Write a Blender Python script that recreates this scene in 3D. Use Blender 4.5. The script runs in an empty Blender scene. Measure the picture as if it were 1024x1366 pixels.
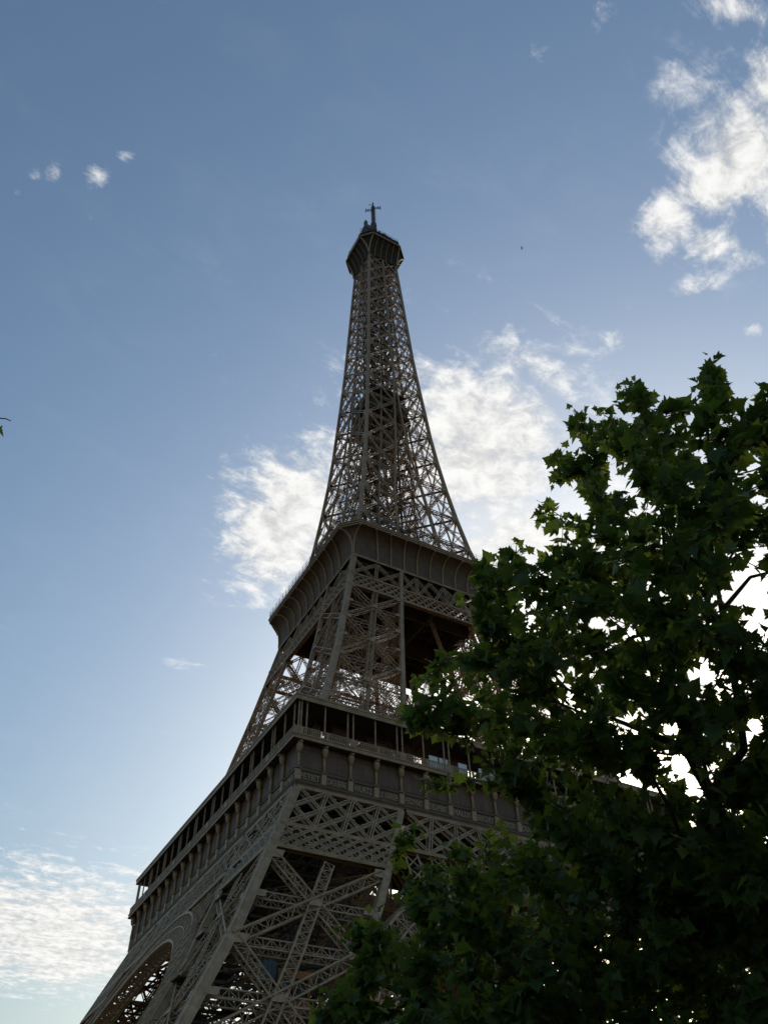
import bpy, math, random
import numpy as np
from mathutils import Vector, Matrix

# ------------------------------------------------------------------ camera
C = bpy.context.scene
COL = C.collection
CX, CY, CZ = -72.4173, -122.5082, 1.6
YAW, PITCH, ROLL, FPX = 0.5349, 0.7936, -0.0347, 1091.46
fw = np.array([math.sin(YAW)*math.cos(PITCH), math.cos(YAW)*math.cos(PITCH), math.sin(PITCH)])
rt0 = np.array([math.cos(YAW), -math.sin(YAW), 0.0])
up0 = np.cross(rt0, fw)
rt = math.cos(ROLL)*rt0 + math.sin(ROLL)*up0
upv = -math.sin(ROLL)*rt0 + math.cos(ROLL)*up0
CAM = np.array([CX, CY, CZ])
cam_d = bpy.data.cameras.new('camera')
cam = bpy.data.objects.new('camera', cam_d)
COL.objects.link(cam)
cam_d.sensor_fit = 'VERTICAL'
cam_d.sensor_height = 24.0
cam_d.sensor_width = 18.0
cam_d.lens = FPX/1366.0*24.0
cam_d.clip_start = 0.1
cam_d.clip_end = 20000
m = Matrix(((rt[0], upv[0], -fw[0], CX), (rt[1], upv[1], -fw[1], CY), (rt[2], upv[2], -fw[2], CZ), (0, 0, 0, 1)))
cam.matrix_world = m
C.camera = cam


def ray(x, y):
    """direction of a point of the 1024x1366 photograph"""
    d = fw + (x-512)/FPX*rt - (y-683)/FPX*upv
    return d/np.linalg.norm(d)


def proj(P):
    d = np.asarray(P, float) - CAM
    z = d @ fw
    return np.stack([512+FPX*(d @ rt)/z, 683-FPX*(d @ upv)/z], -1)


# ------------------------------------------------------------------ light
SUN_AZ, SUN_EL = math.radians(50), math.radians(22)     # azimuth from +y towards +x
C.view_settings.view_transform = 'Standard'
C.view_settings.look = 'None'
C.view_settings.exposure = 0.0
C.view_settings.gamma = 1.0
C.render.engine = 'CYCLES'
C.render.filter_size = 1.15
C.cycles.max_bounces = 8
C.cycles.transparent_max_bounces = 8
sd = bpy.data.lights.new('sun', 'SUN')
sd.energy = 2.0
sd.angle = math.radians(0.53)
sd.color = (1.0, 0.94, 0.87)
so = bpy.data.objects.new('sun', sd)
COL.objects.link(so)
sdir = Vector((math.sin(SUN_AZ)*math.cos(SUN_EL), math.cos(SUN_AZ)*math.cos(SUN_EL), math.sin(SUN_EL)))
so.rotation_euler = sdir.to_track_quat('Z', 'Y').to_euler()
so.location = (0, 0, 400)

W = bpy.data.worlds.new('World')
C.world = W
W.use_nodes = True
nt = W.node_tree
N = nt.nodes
L = nt.links
N.clear()


def nd(t, **kw):
    n = N.new(t)
    for k, v in kw.items():
        setattr(n, k, v)
    return n


def mth(op, a, b=None, c=None, clamp=False):
    n = nd('ShaderNodeMath', operation=op)
    n.use_clamp = clamp
    for i, v in enumerate((a, b, c)):
        if v is None:
            continue
        if isinstance(v, (int, float)):
            n.inputs[i].default_value = v
        else:
            L.new(v, n.inputs[i])
    return n.outputs[0]


def smooth(v, lo, hi, a=0.0, b=1.0):
    n = nd('ShaderNodeMapRange', interpolation_type='SMOOTHSTEP')
    L.new(v, n.inputs[0])
    for i, q in enumerate((lo, hi, a, b)):
        n.inputs[i+1].default_value = q
    return n.outputs[0]


sky = nd('ShaderNodeTexSky', sky_type='NISHITA')
sky.sun_disc = False
sky.sun_elevation = SUN_EL
sky.sun_rotation = SUN_AZ
sky.altitude = 40
sky.air_density = 1.8
sky.dust_density = 4.0
sky.ozone_density = 4.5
tc = nd('ShaderNodeTexCoord')
sx = nd('ShaderNodeSeparateXYZ')
L.new(tc.outputs['Generated'], sx.inputs[0])
zc = mth('MAXIMUM', sx.outputs[2], 0.03)
pxo = mth('DIVIDE', sx.outputs[0], zc)
pyo = mth('DIVIDE', sx.outputs[1], zc)
cp = nd('ShaderNodeCombineXYZ')
L.new(pxo, cp.inputs[0])
L.new(pyo, cp.inputs[1])


def plane_pt(x, y):
    d = ray(x, y)
    return np.array([d[0]/d[2], d[1]/d[2]])


# cloud banks: (photo x, y, half length, half width, tilt deg, strength) laid out on the cloud layer overhead
BANKS = [(378, 700, 112, 68, -62, .95), (640, 595, 112, 112, 35, .95), (560, 610, 100, 110, 0, .8), (312, 650, 50, 30, 70, .5), (690, 530, 40, 30, 10, .4),
         (992, 205, 110, 72, -60, .92), (958, 245, 58, 50, 0, .88), (1018, 115, 56, 52, -50, .75), (892, 294, 44, 40, 0, .78),
         (945, 325, 42, 24, 0, .66), (1060, 240, 70, 90, 0, .8), (930, 380, 36, 15, -20, .5), (985, 345, 36, 16, 0, .48),
         (905, 115, 34, 44, 0, .36), (975, 12, 52, 24, 0, .5), (785, 15, 32, 24, 0, .46), (712, 72, 24, 20, 0, .38),
         (820, 455, 28, 18, 0, .3), (735, 465, 18, 12, 0, .36), (1005, 440, 16, 10, 0, .42), (790, 340, 28, 14, 0, .34),
         (130, 232, 22, 18, 20, .6), (75, 232, 16, 14, -30, .38), (28, 252, 12, 14, 0, .38), (168, 212, 16, 14, 0, .33), (112, 298, 16, 12, 0, .34), (44, 236, 12, 12, 0, .32),
         (70, 1250, 150, 66, 8, 1.0), (0, 1220, 90, 45, 0, .85), (210, 1245, 120, 36, 20, .7), (20, 1305, 110, 26, 0, .5),
         (690, 725, 110, 60, 0, .75), (860, 880, 200, 150, 0, .7), (1000, 1020, 180, 130, 0, .65), (245, 885, 36, 14, 0, .25), (210, 515, 24, 12, 0, .3), (290, 470, 18, 20, 0, .3)]
field = None
for (bx, by, a, b, tilt, st) in BANKS:
    t = math.radians(tilt)
    c0 = plane_pt(bx, by)
    ex = plane_pt(bx+a*math.cos(t), by+a*math.sin(t)) - c0
    ey = plane_pt(bx-b*math.sin(t), by+b*math.cos(t)) - c0
    inv = np.linalg.inv(np.stack([ex, ey], 1))
    sub = nd('ShaderNodeVectorMath', operation='SUBTRACT')
    L.new(cp.outputs[0], sub.inputs[0])
    sub.inputs[1].default_value = (c0[0], c0[1], 0)
    us = []
    for k in range(2):
        dn = nd('ShaderNodeVectorMath', operation='DOT_PRODUCT')
        L.new(sub.outputs[0], dn.inputs[0])
        dn.inputs[1].default_value = (inv[k, 0], inv[k, 1], 0)
        us.append(dn.outputs['Value'])
    r2 = mth('ADD', mth('MULTIPLY', us[0], us[0]), mth('MULTIPLY', us[1], us[1]))
    g = mth('MULTIPLY', mth('POWER', 2.718, mth('MULTIPLY', r2, -0.75)), st)
    field = g if field is None else mth('SMOOTH_MAX', field, g, 0.12)


def noise(scale, detail, rough, dist=0.0, vec=None):
    n = nd('ShaderNodeTexNoise')
    n.inputs['Scale'].default_value = scale
    n.inputs['Detail'].default_value = detail
    n.inputs['Roughness'].default_value = rough
    n.inputs['Distortion'].default_value = dist
    L.new(vec or cp.outputs[0], n.inputs['Vector'])
    return n.outputs['Fac']


mp_ = nd('ShaderNodeMapping')
mp_.inputs['Rotation'].default_value = (0, 0, math.radians(-32))
mp_.inputs['Scale'].default_value = (1.0, 1.9, 1.0)
L.new(cp.outputs[0], mp_.inputs[0])
n1 = noise(6.5, 13, 0.66, 0.5, mp_.outputs[0])
n2 = noise(30.0, 9, 0.66, 0.35)
n3 = noise(2.6, 5, 0.55)
dens = mth('ADD', field, mth('MULTIPLY', mth('SUBTRACT', n1, 0.5), 1.9))
dens = mth('ADD', dens, mth('MULTIPLY', mth('SUBTRACT', n2, 0.5), .85))
alpha = mth('MULTIPLY', smooth(dens, 0.24, 0.86), smooth(field, 0.06, 0.26))
veil = mth('MULTIPLY', mth('MULTIPLY', smooth(n1, 0.42, 0.7), smooth(n3, 0.4, 0.7)), 0.05)
alpha = mth('MAXIMUM', mth('MULTIPLY', alpha, 0.96), veil)
# thicker cells of the cloud are a little greyer
shade = smooth(mth('ADD', mth('MULTIPLY', n2, .55), mth('MULTIPLY', n1, .45)), 0.38, 0.60, 5.2, 7.6)
ccol = nd('ShaderNodeMix', data_type='RGBA', blend_type='MULTIPLY')
ccol.inputs[0].default_value = 1.0
ccol.inputs[6].default_value = (1.0, 0.99, 0.965, 1)
L.new(shade, ccol.inputs[7])
mixs = nd('ShaderNodeMix', data_type='RGBA')
L.new(alpha, mixs.inputs[0])
tint = nd('ShaderNodeMix', data_type='RGBA', blend_type='MULTIPLY')
tint.inputs[0].default_value = 1.0
tint.inputs[7].default_value = (0.96, 1.0, 1.03, 1)
L.new(sky.outputs[0], tint.inputs[6])
L.new(tint.outputs[2], mixs.inputs[6])
L.new(ccol.outputs[2], mixs.inputs[7])
bg = nd('ShaderNodeBackground')
bg.inputs[1].default_value = 0.132
L.new(mixs.outputs[2], bg.inputs[0])
wo = nd('ShaderNodeOutputWorld')
L.new(bg.outputs[0], wo.inputs[0])


# ------------------------------------------------------------------ materials
def mat(name, base, rough=0.6, var=0.25, scale=3.0, metallic=0.0, bump=0.0, spec=0.4, second=None, sec_scale=0.4):
    mm = bpy.data.materials.new(name)
    mm.use_nodes = True
    t = mm.node_tree
    n = t.nodes
    bs = n['Principled BSDF']
    tcn = n.new('ShaderNodeTexCoord')
    no = n.new('ShaderNodeTexNoise')
    no.inputs['Scale'].default_value = scale
    no.inputs['Detail'].default_value = 6
    no.inputs['Roughness'].default_value = 0.65
    t.links.new(tcn.outputs['Object'], no.inputs['Vector'])
    rp = n.new('ShaderNodeValToRGB')
    rp.color_ramp.elements[0].position = 0.3
    rp.color_ramp.elements[1].position = 0.7
    rp.color_ramp.elements[0].color = (*[c*(1-var) for c in base], 1)
    rp.color_ramp.elements[1].color = (*[min(1, c*(1+var)) for c in base], 1)
    t.links.new(no.outputs['Fac'], rp.inputs[0])
    out = rp.outputs[0]
    if second:
        n2 = n.new('ShaderNodeTexNoise')
        n2.inputs['Scale'].default_value = sec_scale
        n2.inputs['Detail'].default_value = 8
        n2.inputs['Roughness'].default_value = 0.7
        t.links.new(tcn.outputs['Object'], n2.inputs['Vector'])
        mr = n.new('ShaderNodeMapRange')
        mr.inputs[1].default_value = 0.5
        mr.inputs[2].default_value = 0.72
        mr.inputs[4].default_value = 0.6
        t.links.new(n2.outputs['Fac'], mr.inputs[0])
        mx = n.new('ShaderNodeMix')
        mx.data_type = 'RGBA'
        t.links.new(mr.outputs[0], mx.inputs[0])
        t.links.new(out, mx.inputs[6])
        mx.inputs[7].default_value = (*second, 1)
        out = mx.outputs[2]
    t.links.new(out, bs.inputs['Base Color'])
    bs.inputs['Roughness'].default_value = rough
    bs.inputs['Metallic'].default_value = metallic
    bs.inputs['Specular IOR Level'].default_value = spec
    if bump:
        bp = n.new('ShaderNodeBump')
        bp.inputs['Strength'].default_value = bump
        bp.inputs['Distance'].default_value = 0.05
        t.links.new(no.outputs['Fac'], bp.inputs['Height'])
        t.links.new(bp.outputs[0], bs.inputs['Normal'])
    return mm


IRON = mat('iron_brown_paint', (0.37, 0.235, 0.125), 0.5, 0.34, 1.1, second=(0.21, 0.125, 0.066), sec_scale=0.25)
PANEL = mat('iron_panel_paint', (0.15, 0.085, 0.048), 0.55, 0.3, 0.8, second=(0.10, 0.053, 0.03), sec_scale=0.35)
GOLD = mat('gold_lettering', (0.42, 0.32, 0.19), 0.45, 0.15, 4.0)
WALLM = mat('pavilion_wall', (0.13, 0.06, 0.045), 0.5, 0.25, 1.0)
GLASS = mat('dark_glass', (0.02, 0.026, 0.03), 0.15, 0.2, 0.5, spec=0.3)
DECK_SHADE = mat('deck_and_inner_shade', (0.085, 0.062, 0.044), 0.75, 0.25, 0.8, spec=0.25)  # deck colour, also painted shade on stairs, lift tracks and lift core
SOFFIT_SHADE = mat('summit_soffit_shade', (0.06, 0.046, 0.034), 0.9, 0.3, 1.2, spec=0.1)  # soffit colour darkened to stand in for shade under the summit
WHITE = mat('white_panel', (0.78, 0.78, 0.76), 0.6, 0.05, 2.0)
LAMPM = mat('lamp_housing', (0.5, 0.5, 0.48), 0.35, 0.1, 3.0)
OCHRE = mat('ochre_cabin_paint', (0.33, 0.13, 0.035), 0.6, 0.3, 1.5)
TEAL = mat('teal_screen', (0.05, 0.085, 0.09), 0.5, 0.15, 1.0)
STONE = mat('plinth_stone', (0.36, 0.32, 0.26), 0.85, 0.2, 2.0, bump=0.4)
GRAVEL = mat('ground_gravel', (0.075, 0.068, 0.046), 0.95, 0.25, 1.2, bump=0.3, second=(0.04, 0.055, 0.024), sec_scale=0.05)
AERIAL = mat('aerial_grey', (0.105, 0.085, 0.072), 0.55, 0.25, 2.0)
BARK = mat('plane_bark', (0.07, 0.055, 0.042), 0.9, 0.4, 14.0, bump=0.5, second=(0.12, 0.11, 0.085), sec_scale=5.0)
BIRD = mat('bird_feather', (0.05, 0.05, 0.055), 0.8, 0.2, 20.0)


def leaf_mat(name, base, trans, mixf):
    mm = bpy.data.materials.new(name)
    mm.use_nodes = True
    t = mm.node_tree
    n = t.nodes
    bs = n['Principled BSDF']
    ge = n.new('ShaderNodeNewGeometry')

    def ramp(c, lo, hi):
        rp = n.new('ShaderNodeValToRGB')
        rp.color_ramp.elements[0].color = (*[v*lo for v in c], 1)
        rp.color_ramp.elements[1].color = (c[0]*hi*1.15, c[1]*hi, c[2]*hi*0.8, 1)
        t.links.new(ge.outputs['Random Per Island'], rp.inputs[0])
        return rp.outputs[0]
    t.links.new(ramp(base, 0.7, 1.4), bs.inputs['Base Color'])
    bs.inputs['Roughness'].default_value = 0.52
    bs.inputs['Specular IOR Level'].default_value = 0.25
    tr = n.new('ShaderNodeBsdfTranslucent')
    t.links.new(ramp(trans, 0.65, 1.35), tr.inputs['Color'])
    mx = n.new('ShaderNodeMixShader')
    mx.inputs[0].default_value = mixf
    t.links.new(bs.outputs[0], mx.inputs[1])
    t.links.new(tr.outputs[0], mx.inputs[2])
    t.links.new(mx.outputs[0], n['Material Output'].inputs[0])
    return mm


LEAF = leaf_mat('plane_leaf', (0.047, 0.088, 0.028), (0.17, 0.26, 0.035), 0.36)


# ------------------------------------------------------------------ mesh helpers
class MB:
    def __init__(s):
        s.v = []
        s.f = []

    def add(s, vs, fs):
        o = len(s.v)
        s.v.extend([tuple(map(float, q)) for q in vs])
        s.f.extend([tuple(i+o for i in f) for f in fs])

    def hexa(s, a):
        """eight corners: bottom ring 0-3, top ring 4-7"""
        s.add(a, [(3, 2, 1, 0), (4, 5, 6, 7), (0, 1, 5, 4), (1, 2, 6, 5), (2, 3, 7, 6), (3, 0, 4, 7)])

    def box(s, x0, x1, y0, y1, z0, z1):
        s.hexa([(x0, y0, z0), (x1, y0, z0), (x1, y1, z0), (x0, y1, z0), (x0, y0, z1), (x1, y0, z1), (x1, y1, z1), (x0, y1, z1)])

    def bar(s, p, q, w, h=None, up=(0, 0, 1)):
        h = w if h is None else h
        px, py, pz = p
        qx, qy, qz = q
        dx, dy, dz = qx-px, qy-py, qz-pz
        l = math.sqrt(dx*dx+dy*dy+dz*dz)
        if l < 1e-6:
            return
        dx /= l
        dy /= l
        dz /= l
        ux, uy, uz = up
        ax, ay, az = dy*uz-dz*uy, dz*ux-dx*uz, dx*uy-dy*ux
        l = math.sqrt(ax*ax+ay*ay+az*az)
        if l < 1e-5:
            ax, ay, az = (1, 0, 0) if abs(dx) < .9 else (0, 1, 0)
            l = 1
        ax /= l
        ay /= l
        az /= l
        bx, by, bz = ay*dz-az*dy, az*dx-ax*dz, ax*dy-ay*dx
        a = w/2
        b = h/2
        vs = []
        for (X, Y, Z) in ((px, py, pz), (qx, qy, qz)):
            for sa, sb in ((-a, -b), (a, -b), (a, b), (-a, b)):
                vs.append((X+ax*sa+bx*sb, Y+ay*sa+by*sb, Z+az*sa+bz*sb))
        s.hexa(vs)

    def tube(s, pts, rad, n=6, cap=True):
        o = len(s.v)
        pts = [np.asarray(p, float) for p in pts]
        prev = None
        for i, p in enumerate(pts):
            d = pts[min(i+1, len(pts)-1)] - pts[max(i-1, 0)]
            d = d/(np.linalg.norm(d)+1e-9)
            if prev is None:
                a = np.cross(d, (0.31, 0.17, 0.93))
                if np.linalg.norm(a) < 1e-3:
                    a = np.cross(d, (1, 0, 0))
            else:
                a = prev - d*(prev @ d)
            a = a/(np.linalg.norm(a)+1e-9)
            prev = a
            b = np.cross(d, a)
            r = rad[i] if hasattr(rad, '__len__') else rad
            for k in range(n):
                t = 2*math.pi*k/n
                s.v.append(tuple(p + r*(math.cos(t)*a+math.sin(t)*b)))
        for i in range(len(pts)-1):
            for k in range(n):
                s.f.append((o+i*n+k, o+i*n+(k+1) % n, o+(i+1)*n+(k+1) % n, o+(i+1)*n+k))
        if cap:
            s.f.append(tuple(o+k for k in reversed(range(n))))
            s.f.append(tuple(o+(len(pts)-1)*n+k for k in range(n)))

    def lathe(s, c, prof, n=10):
        """prof: (radius, z) pairs round a vertical axis at c"""
        s.tube([(c[0], c[1], c[2]+z) for r, z in prof], [r for r, z in prof], n)

    def build(s, name, material, parent=None, rotz=0.0, smooth_=False):
        me = bpy.data.meshes.new(name)
        me.from_pydata(s.v, [], s.f)
        me.materials.append(material)
        if smooth_:
            me.polygons.foreach_set('use_smooth', [True]*len(me.polygons))
        me.update()
        return obj(name, me, parent, rotz)


def obj(name, me, parent=None, rotz=0.0):
    o = bpy.data.objects.new(name, me)
    COL.objects.link(o)
    if parent is not None:
        o.parent = parent
    o.rotation_euler = (0, 0, rotz)
    return o


def four(mb, name, material, parent):
    """the same piece on each of the four sides"""
    a = mb.build(name, material, parent)
    out = [a]
    for k in range(1, 4):
        out.append(obj(name, a.data, parent, -k*math.pi/2))
    return out


def empty(name, loc):
    o = bpy.data.objects.new(name, None)
    COL.objects.link(o)
    o.location = loc
    o.empty_display_size = 0.5
    return o


def tag(o, label=None, cat=None, group=None, kind=None):
    if label:
        o['label'] = label
    if cat:
        o['category'] = cat
    if group:
        o['group'] = group
    if kind:
        o['kind'] = kind
    return o


V = lambda *a: np.array(a, float)


def unit(a):
    return a/(np.linalg.norm(a)+1e-12)


def girder(mb, p, q, wd, nrm, width, depth, n, chord=0.16, lace=0.08, back=True, sides=False):
    """lattice box girder from p to q; wd is its width direction, nrm the depth direction (inwards)"""
    p = np.asarray(p, float)
    q = np.asarray(q, float)
    ax = unit(q-p)
    wd = unit(wd-ax*(wd @ ax))
    nrm = unit(nrm-ax*(nrm @ ax)-wd*(nrm @ wd))
    hw = width/2
    dl = [0.0, depth] if back else [0.0]
    for dd in dl:
        a0 = p-wd*hw+nrm*dd
        a1 = q-wd*hw+nrm*dd
        b0 = p+wd*hw+nrm*dd
        b1 = q+wd*hw+nrm*dd
        mb.bar(a0, a1, chord, chord*.7, nrm)
        mb.bar(b0, b1, chord, chord*.7, nrm)
        for i in range(n):
            t0, t1 = i/n, (i+1)/n
            if i % 2 == 0:
                mb.bar(a0+(a1-a0)*t0, b0+(b1-b0)*t1, lace, lace*.5, nrm)
            else:
                mb.bar(b0+(b1-b0)*t0, a0+(a1-a0)*t1, lace, lace*.5, nrm)
            if lace > 0.085:
                mb.bar(a0+(a1-a0)*t1, b0+(b1-b0)*t1, lace*.8, lace*.4, nrm)
    if back and sides:
        for sgn in (-1, 1):
            a0 = p+wd*hw*sgn
            a1 = q+wd*hw*sgn
            for i in range(n):
                t0, t1 = i/n, (i+1)/n
                if i % 2:
                    mb.bar(a0+(a1-a0)*t0, a0+(a1-a0)*t1+nrm*depth, lace*.8, lace*.4, wd)
                else:
                    mb.bar(a0+(a1-a0)*t0+nrm*depth, a0+(a1-a0)*t1, lace*.8, lace*.4, wd)


# ------------------------------------------------------------------ ground
g = MB()
g.add([(-6000, -6000, 0), (6000, -6000, 0), (6000, 6000, 0), (-6000, 6000, 0)], [(0, 1, 2, 3)])
tag(g.build('ground', GRAVEL), kind='structure')

# ------------------------------------------------------------------ the tower
ZS = [0, 20, 30, 40, 51, 57.6, 69, 82, 94, 110, 115, 124, 134, 147, 165, 195, 206, 221, 235, 250, 265, 276, 285]
WS = [61.5, 49.9, 44.1, 39.4, 34.3, 31.6, 28, 24.1, 21.2, 17.75, 16.8, 14.85, 13.35, 11.85, 10.15, 8.45, 7.85, 7.3, 6.75, 6.2, 5.6, 5.2, 4.9]
IZ = [0, 30, 36, 50.5, 57.6, 74, 92, 111.5, 124, 143, 158, 176, 186]
II = [46.0, 29.2, 25.8, 18.7, 16.6, 12.4, 9.4, 6.2, 5.1, 4.0, 1.95, 0.95, 0.35]


def ow(z):
    return float(np.interp(z, ZS, WS))


def iw(z):
    return float(np.interp(z, IZ, II))


tower = empty('iron_tower', (0, 0, 0))
tag(tower, 'towering brown wrought iron lattice tower on four splayed legs with stacked platforms', 'tower')

# four lines of a leg standing in the (-,-) quarter
LEGLINE = [lambda z: V(-ow(z), -ow(z), z), lambda z: V(-iw(z), -ow(z), z), lambda z: V(-ow(z), -iw(z), z), lambda z: V(-iw(z), -iw(z), z)]
FACES = [(0, 1, V(0, 1, 0)), (2, 0, V(1, 0, 0)), (3, 2, V(0, -1, 0)), (1, 3, V(-1, 0, 0))]


def column_line(mb, fn, zs, size, rim=True):
    """a box beam following fn(z), built as one continuous tapered tube with a raised edge on it"""
    for a, b in zip(zs[:-1], zs[1:]):
        p, q = fn(a), fn(b)
        s = size
        mb.hexa([(p[0]-s/2, p[1]-s/2, p[2]), (p[0]+s/2, p[1]-s/2, p[2]), (p[0]+s/2, p[1]+s/2, p[2]), (p[0]-s/2, p[1]+s/2, p[2]),
                 (q[0]-s/2, q[1]-s/2, q[2]), (q[0]+s/2, q[1]-s/2, q[2]), (q[0]+s/2, q[1]+s/2, q[2]), (q[0]-s/2, q[1]+s/2, q[2])])


def inset_line(fn, size):
    """beam axis moved inwards so that its outer faces lie on the leg's faces"""
    def g(z):
        p = fn(z)
        i, o = iw(z), ow(z)
        c = -(i+o)/2
        h = size/2
        return V(p[0]+(h if p[0] < c else -h), p[1]+(h if p[1] < c else -h), z)
    return g


def plate(mb, c, ux, uz, nrm, w, h, t=0.06):
    """gusset plate: an eight-sided plate centred on c"""
    pts = []
    for sx_, sz_ in ((-1, -.86), (-.93, -1), (.93, -1), (1, -.86), (1, .86), (.93, 1), (-.93, 1), (-1, .86)):
        pts.append(c+ux*sx_*w/2+uz*sz_*h/2)
    o = [p-nrm*t for p in pts]+[p+nrm*t for p in pts]
    mb.add(o, [tuple(range(7, -1, -1)), tuple(range(8, 16))]+[(i, (i+1) % 8, 8+(i+1) % 8, 8+i) for i in range(8)])


def brace_face(fa, fb, inn, nodes, beam, dw, dd, n, chord, lace, centre=True, mid=True, gus=1.6):
    """X-braced lattice face between two leg lines"""
    mb = MB()
    for z0, z1 in zip(nodes[:-1], nodes[1:]):
        a0, b0, a1, b1 = fa(z0), fb(z0), fa(z1), fb(z1)
        e = unit(b0-a0)
        off = inn*0.12
        sh = beam*0.9
        A0, B0, A1, B1 = a0+e*sh+off, b0-e*sh+off, a1+e*sh+off, b1-e*sh+off
        up = unit((a1+b1)/2-(a0+b0)/2)
        girder(mb, A0, B1, np.cross(inn, B1-A0), inn, dw, dd, n, chord, lace, sides=True)
        girder(mb, A1+inn*.03, B0+inn*.03, np.cross(inn, B0-A1), inn, dw, dd, n, chord, lace, sides=True)
        h0 = inn*(0.35+dd*.3)
        girder(mb, a0+e*sh*.5+h0, b0-e*sh*.5+h0, up, inn, dw*1.1, dd, n, chord, lace)
        ctr = (A0+B0+A1+B1)/4
        # true crossing of the two diagonals
        la, lb = np.linalg.norm(B0-A0), np.linalg.norm(B1-A1)
        t = la/(la+lb)
        ctr = A0+(B1-A0)*t
        if centre:
            m0 = (a0+b0)/2+off
            m1 = (a1+b1)/2+off
            girder(mb, m0, m1, e, inn, dw*1.05, dd, n, chord, lace, sides=True)
        if mid:
            ma, mbb = fa((z0+z1)/2), fb((z0+z1)/2)
            girder(mb, ma+e*sh*.5+h0, mbb-e*sh*.5+h0, up, inn, dw, dd, n, chord, lace)
            for q, sg in ((ma, 1), (mbb, -1)):
                plate(mb, q+e*sg*sh*1.25+off*.6, e, up, inn, gus*1.15, gus*.62)
        plate(mb, ctr+off*-.5, e, up, inn, gus*.85, gus*.55, 0.1)
        for q, sg in ((a0, 1), (b0, -1), (a1, 1), (b1, -1)):
            plate(mb, q+e*sg*sh*1.3+off*.6, e, up, inn, gus*1.25, gus*.85)
    return mb


def add_leg_set(name, faces_zs, nodes, beam, inner_beam, dw, dd, n, chord, lace, centre, mid, gus, face_names='lattice_face'):
    legs = []
    for k in range(4):
        lg = empty(name, (0, 0, 0))
        lg.parent = tower
        lg.rotation_euler = (0, 0, -k*math.pi/2)
        legs.append(lg)
    pieces = []
    for k, fn in enumerate(LEGLINE):
        body = MB()
        sz = beam if k == 0 else inner_beam
        column_line(body, inset_line(fn, sz), faces_zs, sz)
        # raised angle irons along the beam edges
        fn2 = inset_line(fn, sz)
        for sx_, sy_ in ((-1, -1), (1, -1), (-1, 1)):
            column_line(body, (lambda z, f=fn2, a=sx_, b=sy_: f(z)+V(a*sz*.5, b*sz*.5, 0)), faces_zs, sz*.16)
        pieces.append(('corner_beam', body))
    for a, b, inn in FACES:
        pieces.append((face_names, brace_face(LEGLINE[a], LEGLINE[b], inn, nodes, beam, dw, dd, n, chord, lace, centre, mid, gus)))
    for z in nodes:
        dia = MB()
        c = [f(z) for f in LEGLINE]
        for a, b in ((0, 3), (1, 2)):
            girder(dia, c[a]+(c[b]-c[a])*.08, c[b]+(c[a]-c[b])*.08, V(0, 0, 1), unit(np.cross(c[b]-c[a], V(0, 0, 1))), dw*.8, dd*.8, n, chord*.8, lace*.8)
        pieces.append(('cross_brace', dia))
    for nm, mb in pieces:
        first = mb.build(nm, IRON, legs[0])
        for lg in legs[1:]:
            obj(nm, first.data, lg)
    return legs


z1s = [3, 10, 20, 25, 30, 35, 40, 45.5, 51]
lower_legs = add_leg_set('lower_leg', z1s, [6.5, 17.4, 28.5, 39.4], 0.95, 0.8, 1.05, 0.9, 16, 0.17, 0.09, True, True, 1.6)
add_leg_set('middle_leg', [51, 57.6, 69, 82, 94, 104, 110, 115, 118], [52.0, 60.0, 70.0, 80.8, 91.1, 100.5], 0.85, 0.62, 0.8, 0.7, 14, 0.13, 0.07, True, True, 1.15)
mb = MB()
for r_, za, zb in ((3.2, 0.01, 1.4), (2.5, 1.4, 2.6), (1.7, 2.6, 3.4)):
    mb.box(-r_, r_, -r_, r_, za, zb)
bm_ = None
for lg in lower_legs:
    for sx_, sy_ in ((0, 0), (1, 0), (0, 1), (1, 1)):
        if bm_ is None:
            o = mb.build('masonry_base', STONE, lg)
            bm_ = o.data
        else:
            o = obj('masonry_base', bm_, lg)
        o.location = (-60.6+sx_*14.6, -60.6+sy_*14.6, 0)

# ---- girders round the first floor: two lattice bands within the legs, one between
def lattice_band(mb, z0, z1, u0f, u1f, bays, span, wbar, wi=0.0, verts=True, double=True, depth=0.9):
    """flat-bar lattice between two heights on side 0; u runs along the side"""
    def P(t, z, d=0.0):
        return V(u0f(z)+(u1f(z)-u0f(z))*t, -ow(z)+wi+d, z)
    for layer, d in ((0, 0.05), (1, depth)):
        for i in range(-span, bays):
            for dirn in (1, -1):
                ta, tb = i/bays, (i+span)/bays
                za, zb = (z0, z1) if dirn == 1 else (z1, z0)
                if tb <= 0 or ta >= 1:
                    continue
                s0, s1 = max(0.0, (0-ta)/(tb-ta)), min(1.0, (1-ta)/(tb-ta))
                pa = P(ta+(tb-ta)*s0, za+(zb-za)*s0, d+(0.03 if dirn < 0 else 0))
                pb = P(ta+(tb-ta)*s1, za+(zb-za)*s1, d+(0.03 if dirn < 0 else 0))
                if double and layer == 0:
                    wd = unit(np.cross(pb-pa, V(0, 1, 0)))*wbar*.31
                    mb.bar(pa+wd, pb+wd, wbar*.4, 0.06, (0, 1, 0))
                    mb.bar(pa-wd, pb-wd, wbar*.4, 0.06, (0, 1, 0))
                else:
                    mb.bar(pa, pb, wbar*.8, 0.05, (0, 1, 0))
        if verts:
            for i in range(1, bays):
                for sg in (-.17, .17):
                    a, b = P(i/bays, z0, d-.06), P(i/bays, z1, d-.06)
                    a[0] += sg
                    b[0] += sg
                    mb.bar(a, b, 0.17, 0.08, (0, 1, 0))
    # plates tying the two layers together along the top and the bottom
    for z in (z0, z1):
        a, b = P(0, z, depth/2), P(1, z, depth/2)
        mb.bar(a, b, depth, 0.05, (0, 0, 1))


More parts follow.
